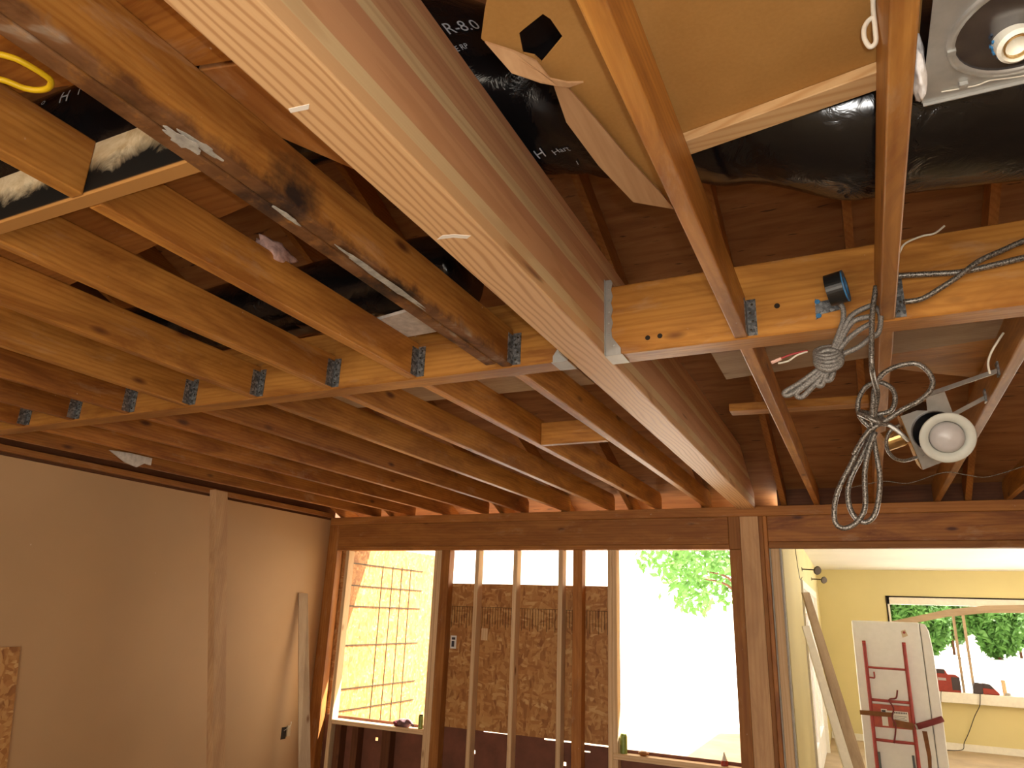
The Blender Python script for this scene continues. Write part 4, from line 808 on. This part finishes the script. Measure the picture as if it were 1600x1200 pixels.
cable('red_wire', [WIRE_ENDS[0]], 0.0035, plain('red_wire', (0.35, 0.03, 0.03), 0.4), None, we); cable('white_lead', [WIRE_ENDS[1]], 0.003, WIREW, None, we)
a, b = Vector(WIRE_ENDS[0][0]), Vector(WIRE_ENDS[0][1])
M().tube([a - (b-a)*0.1, a + (b-a)*0.75], 0.0055, 8, 1).obj('wire_sleeve', plain('pink_sleeve', (0.8, 0.5, 0.42), 0.4), we)
cable('yellow_cord', [YELLOW], 0.0062, YEL, 'bright yellow cord looped under the dark plank', cat='cord')
# roll of black tape on its blue-painted bracket
t = thing('tape_roll', 'roll of black tape with blue core hung at the header', 'tape', (0.012, 2.14, 0.05))
tx = Vector((0.98, -0.18, 0.10)).normalized(); tcn = Vector((0.012, 2.108, 0.096))
M().lathe([(0.030, -0.026), (0.047, -0.026), (0.047, 0.020), (0.030, 0.020)], tcn, tx, 40, True).obj('tape_winding', BLACK, t, smooth=False)
M().lathe([(0.028, -0.024), (0.0465, 0.0205), (0.0475, 0.0215), (0.0475, 0.0245), (0.028, 0.0245)], tcn, tx, 40, True).obj('core', BLUE, t)
t = thing('metal_bracket', 'blue-splashed steel bracket behind the black tape roll', 'bracket', (-0.03, YG0, 0.03))
M().plate([(-0.052, YG0 - 0.004, 0.098), (-0.040, YG0 - 0.004, 0.085), (0.02, YG0 - 0.004, 0.092), (0.02, YG0 - 0.004, 0.052), (-0.035, YG0 - 0.004, 0.045), (-0.055, YG0 - 0.004, 0.028)], (0, 0.003, 0)).obj('plate', GALV, t)
for x, z in ((-0.046, 0.086), (-0.046, 0.040)): M().lathe([(0.0, 0.002), (0.007, 0.0015), (0.008, 0.0)], (x, YG0 - 0.004, z), (0, -1, 0), 10).obj('paint_spot', BLUE, t)
# ---------------------------------------------------------------- the yellow room
FY = 8.20
fr = thing('refrigerator', 'white refrigerator standing sideways in the yellow room', 'refrigerator', (0.15, FY + 0.35, -2.44))
M().box(-0.165, 0.425, FY, FY + 0.72, -2.40, -0.785).obj('body', WHITE, fr, bevel=0.015, seg=3)
M().prism([(0.432, -2.38), (0.432, -0.79), (0.475, -0.80), (0.50, -0.86), (0.515, -1.05), (0.52, -1.5), (0.515, -2.38)], 'y', FY + 0.005, FY + 0.715).obj('door', WHITE, fr, bevel=0.006)
M().box(0.425, 0.432, FY + 0.02, FY + 0.70, -2.38, -0.80).obj('gasket', plain('grey_gasket', (0.2, 0.2, 0.2), 0.7), fr)
M().box(-0.12, -0.06, FY + 0.02, FY + 0.08, -2.44, -2.40).box(0.3, 0.36, FY + 0.02, FY + 0.08, -2.44, -2.40).box(-0.12, -0.06, FY + 0.6, FY + 0.66, -2.44, -2.40).box(0.3, 0.36, FY + 0.6, FY + 0.66, -2.44, -2.40).obj('feet', BLACK, fr)
M().plate([(0.262, FY - 0.0015, -0.87), (0.30, FY - 0.0015, -0.855), (0.318, FY - 0.0015, -0.91), (0.27, FY - 0.0015, -0.93)], (0, 0.001, 0)).obj('sticker', plain('tan_sticker', (0.62, 0.5, 0.34), 0.7), fr); M().lathe([(0.0, 0.001), (0.012, 0.001), (0.012, 0.0)], (0.288, FY - 0.0016, -0.882), (0, -1, 0), 12).obj('sticker_mark', DARKRED, fr)
ht = thing('hand_truck', 'red hand truck strapped upright against the white refrigerator', 'hand truck', (0.1, FY - 0.06, -2.44))
HYY = FY - 0.045
for x in (-0.072, 0.272): M().tube([(x, HYY, -2.42), (x, HYY, -1.6), (x, HYY, -1.02), (x, HYY - 0.005, -1.005)], 0.0165, 12, 3).obj('rail', RED, ht, smooth=True)
for z, w_ in ((-1.212, 0.010), (-1.50, 0.013), (-1.845, 0.013)): M().tube([(-0.072, HYY, z), (0.1, HYY, z - 0.004), (0.272, HYY, z - 0.004)], w_, 10, 3).obj('crossbar', RED, ht, smooth=True)
pl = M().box(-0.058, 0.258, HYY - 0.006, HYY + 0.004, -1.735, -1.535).obj('plate', REDBAND, ht, bevel=0.002)
lb = M().box(0.012, 0.062, HYY - 0.008, HYY - 0.0062, -1.72, -1.575).box(0.10, 0.236, HYY - 0.008, HYY - 0.0062, -1.69, -1.585).box(0.062, 0.10, HYY - 0.008, HYY - 0.0062, -1.61, -1.585).obj('label', PAPER, pl)
mk = M().box(0.018, 0.05, HYY - 0.009, HYY - 0.0081, -1.60, -1.583)
for i in range(9): mk.box(0.108 + i*0.0135, 0.117 + i*0.0135, HYY - 0.009, HYY - 0.0081, -1.605, -1.592)
for i in range(4): mk.box(0.12, 0.12 + (0.1, 0.085, 0.1, 0.07)[i], HYY - 0.009, HYY - 0.0081, -1.630 - i*0.014, -1.626 - i*0.014)
mk.obj('label_print', INK, lb)
M().tube([(-0.062, HYY - 0.01, -1.302), (-0.03, HYY - 0.012, -1.305), (-0.012, HYY - 0.012, -1.302), (-0.012, HYY - 0.012, -1.25)], 0.007, 8, 3).obj('hook', RED, ht, smooth=True)
M().tube([(0.09, HYY - 0.012, -1.86), (0.11, HYY - 0.02, -1.78), (0.12, HYY - 0.025, -1.70), (0.10, HYY - 0.022, -1.64), (0.12, HYY - 0.025, -1.56), (0.09, HYY - 0.02, -1.49), (0.15, HYY - 0.02, -1.47), (0.17, HYY - 0.018, -1.40)], 0.007, 8, 4).obj('latch_rod', STRAPR, ht, smooth=True)
sp_ = M().box(-0.172, 0.11, HYY - 0.020, HYY - 0.017, -1.64, -1.60).obj('strap', STRAP, ht)
M().hexa([(0.10, HYY - 0.021, -1.715), (0.27, HYY - 0.021, -1.735), (0.27, HYY - 0.018, -1.735), (0.10, HYY - 0.018, -1.715)], [(0.10, HYY - 0.021, -1.655), (0.27, HYY - 0.021, -1.675), (0.27, HYY - 0.018, -1.675), (0.10, HYY - 0.018, -1.655)]).obj('strap_tail', STRAP, ht)
M().tube([(0.30, HYY - 0.02, -1.70), (0.40, HYY + 0.0, -1.665), (0.515, HYY + 0.02, -1.62)], 0.026, 14, 2).obj('roller_bar', STRAPR, ht, smooth=True); M().lathe([(0.0, 0.0), (0.024, 0.0), (0.024, 0.012), (0.0, 0.012)], (0.296, HYY - 0.021, -1.702), (-0.94, -0.1, -0.3), 16).obj('roller_end', STEEL, ht)
M().add([(0.335, HYY + 0.038, -1.74), (0.375, HYY + 0.038, -1.74), (0.385, HYY + 0.038, -1.95), (0.37, HYY + 0.038, -2.1), (0.385, HYY + 0.038, -2.40), (0.335, HYY + 0.038, -2.40), (0.345, HYY + 0.038, -2.1), (0.352, HYY + 0.038, -1.95)], [[0, 1, 2, 7], [7, 2, 3, 6], [6, 3, 4, 5]]).obj('strap_tail', STRAP, ht)
for x in (-0.045, 0.235): M().box(x - 0.01, x + 0.01, HYY - 0.005, HYY + 0.01, -2.42, -1.95).obj('skid', plain('dark_steel', (0.09, 0.1, 0.1), 0.5, 0.7), ht)
M().box(-0.12, 0.32, HYY - 0.01, HYY + 0.03, -2.44, -2.425).obj('toe_plate', RED, ht)
# leaning trim boards
tag(M().hexa([(-0.20, 7.72, -2.44), (-0.09, 7.80, -2.44), (-0.075, 7.785, -2.44), (-0.185, 7.705, -2.44)], [(-0.580, 7.80, -0.545), (-0.520, 7.86, -0.54), (-0.505, 7.845, -0.54), (-0.565, 7.785, -0.545)]).obj('trim_board', wood('greypine', 'z'), bevel=0.002), 'taller trim board leaning across the white glazed door', 'board')
tag(M().hexa([(-0.25, 7.50, -2.44), (-0.17, 7.56, -2.44), (-0.16, 7.55, -2.44), (-0.24, 7.49, -2.44)], [(-0.588, 7.60, -0.86), (-0.53, 7.65, -0.85), (-0.52, 7.64, -0.85), (-0.578, 7.59, -0.86)]).obj('trim_board', TRIMW, bevel=0.002), 'shorter white trim board leaning in front of the taller one', 'board')
def knob(y, z, label):
    t = thing('curtain_holdback', label, 'holdback', (wl(y), y, z), 'dark curtain holdbacks')
    M().lathe([(0.0, 0.0), (0.022, 0.0), (0.022, 0.006), (0.0, 0.008)], (wl(y), y, z), (1, 0, 0), 16).obj('rosette', DARKMET, t)
    M().tube([(wl(y) + 0.006, y, z), (wl(y) + 0.06, y, z - 0.002), (wl(y) + 0.125, y, z - 0.006)], 0.008, 8, 3).obj('stem', DARKMET, t, smooth=True)
    M().lathe([(0.0, -0.012), (0.04, -0.012), (0.046, 0.0), (0.04, 0.012), (0.0, 0.012)], (wl(y) + 0.155, y, z - 0.012), (0.6, -0.75, -0.25), 24).obj('knob', DARKMET, t, smooth=False)
knob(8.45, -0.28, 'dark curtain holdback above the glazed door, nearer the doorway'); knob(10.6, -0.262, 'dark curtain holdback above the glazed door, nearer the far corner')
cable('wall_cable', [[(wl(7.4)+0.006, 7.4, -0.02), (wl(7.5)+0.006, 7.5, -0.15), (wl(7.7)+0.006, 7.7, -0.32), (wl(7.9)+0.008, 7.9, -0.42), (wl(8.3)+0.006, 8.3, -0.37)]], 0.003, DARKMET, 'thin dark cord running down the yellow wall to the glazed door', cat='cord')
# sill of the far window
TZ = -1.68; ty = YB - 0.07
t = thing('tool_case', 'boxy dark red tool case on the far window sill by the fridge', 'tool case', (0.93, ty, TZ))
M().prism([(0.74, TZ), (1.07, TZ), (1.07, TZ + 0.20), (1.03, TZ + 0.235), (0.93, TZ + 0.235), (0.90, TZ + 0.30), (0.74, TZ + 0.30)], 'y', ty - 0.05, ty + 0.05).obj('body', DARKRED, t, bevel=0.012, seg=2)
M().box(0.74, 0.90, ty - 0.053, ty + 0.053, TZ + 0.235, TZ + 0.302).obj('handle_grip', CHAR, t, bevel=0.01); M().box(0.955, 1.072, ty - 0.053, ty + 0.053, TZ + 0.02, TZ + 0.21).obj('end_cap', CHAR, t, bevel=0.012)
M().box(0.80, 0.90, ty - 0.0535, ty - 0.0505, TZ + 0.15, TZ + 0.185).obj('label', plain('grey_label', (0.42, 0.36, 0.36), 0.5), t)
t = thing('power_tool', 'dark red and black corded power tool lying on the far window sill', 'power tool', (1.37, ty, TZ))
M().prism([(1.21, TZ), (1.33, TZ), (1.34, TZ + 0.14), (1.25, TZ + 0.15), (1.22, TZ + 0.11)], 'y', ty - 0.05, ty + 0.05).obj('motor_housing', CHAR, t, bevel=0.014, seg=2)
M().prism([(1.33, TZ), (1.52, TZ), (1.53, TZ + 0.02), (1.48, TZ + 0.075), (1.33, TZ + 0.085)], 'y', ty - 0.045, ty + 0.045).obj('body', DARKRED, t, bevel=0.012, seg=2); M().prism([(1.33, TZ + 0.075), (1.49, TZ + 0.065), (1.43, TZ + 0.135), (1.33, TZ + 0.15)], 'y', ty - 0.035, ty + 0.035).obj('top_handle', CHAR, t, bevel=0.012, seg=2)
t = thing('short_dowel', 'short pale wooden dowel standing on the far window sill', 'dowel', (1.60, ty, TZ)); M().lathe([(0.027, 0), (0.028, 0.19), (0.022, 0.2), (0.0, 0.2)], (1.595, ty, TZ), (-0.02, 0, 1), 16).obj('shaft', wood('stud', 'z'), t); M().lathe([(0.0, 0), (0.045, 0), (0.04, 0.03), (0.028, 0.04)], (1.62, ty, TZ), n=16).obj('foot', GREY, t)
cable('power_cable', [[(0.83, YB - 0.122, TZ + 0.01), (0.81, YB - 0.155, TZ - 0.02), (0.79, YB - 0.15, -1.85), (0.765, YB - 0.03, -2.05), (0.70, YB - 0.03, -2.425)]], 0.004, BLACK, 'thin black cord dropping from the boxy tool case', cat='cord')
cable('power_cable', [[(1.29, YB - 0.122, TZ + 0.012), (1.283, YB - 0.155, TZ - 0.02), (1.26, YB - 0.15, -1.83), (1.19, YB - 0.05, -1.98), (1.10, YB - 0.04, -2.18), (1.02, YB - 0.04, -2.33), (0.97, YB - 0.10, -2.42), (0.70, YB - 0.2, -2.434)]], 0.005, BLACK, 'black power cord curving down the yellow wall from the power tool', cat='cord')
tag(M().plate([(0.30, YB - 0.10, -0.745), (0.70, YB - 0.10, -0.645), (1.03, YB - 0.10, -0.56), (1.52, YB - 0.10, -0.49), (2.0, YB - 0.10, -0.465), (2.6, YB - 0.10, -0.48), (2.6, YB - 0.10, -0.585), (2.0, YB - 0.10, -0.575), (1.52, YB - 0.10, -0.59), (1.03, YB - 0.10, -0.66), (0.70, YB - 0.10, -0.74), (0.45, YB - 0.10, -0.80), (0.30, YB - 0.10, -0.82)], (0, 0.02, 0)).obj('bowed_trim', wood('greypine', 'x')), 'bowed wooden trim board sprung across the far window', 'trim')
for x, l in ((1.11, 'slim pale stick standing in the far window, nearer the tool case'), (1.235, 'slim pale stick standing in the far window, over the power tool')):
    tag(M().box(x - 0.018, x + 0.018, YB - 0.030, YB - 0.012, TZ, -0.56).obj('window_stick', wood('greypine', 'z'), bevel=0.002), l, 'stick')
# ---------------------------------------------------------------- print on the duct
duct_text('R-8.0', -0.862, 1.30, 0.630, 0.046, tilt=0.75); duct_text('I', -0.825, 1.36, 0.52, 0.04, tilt=0.5)
duct_text('TLE RP', -0.858, 1.31, 0.575, 0.020, tilt=0.7)
duct_text('0', -0.795, 1.57, 0.385, 0.026); duct_text('H', -0.715, 1.57, 0.385, 0.042, tilt=0.25); duct_text('Hart', -0.665, 1.57, 0.385, 0.028, tilt=0.25)
duct_text('1', -0.62, 1.62, 0.375, 0.024)
duct_text('H', -2.36, 1.16, 0.78, 0.070); duct_text('I', -2.27, 1.16, 0.79, 0.05); duct_text('o', -2.46, 1.16, 0.80, 0.04)
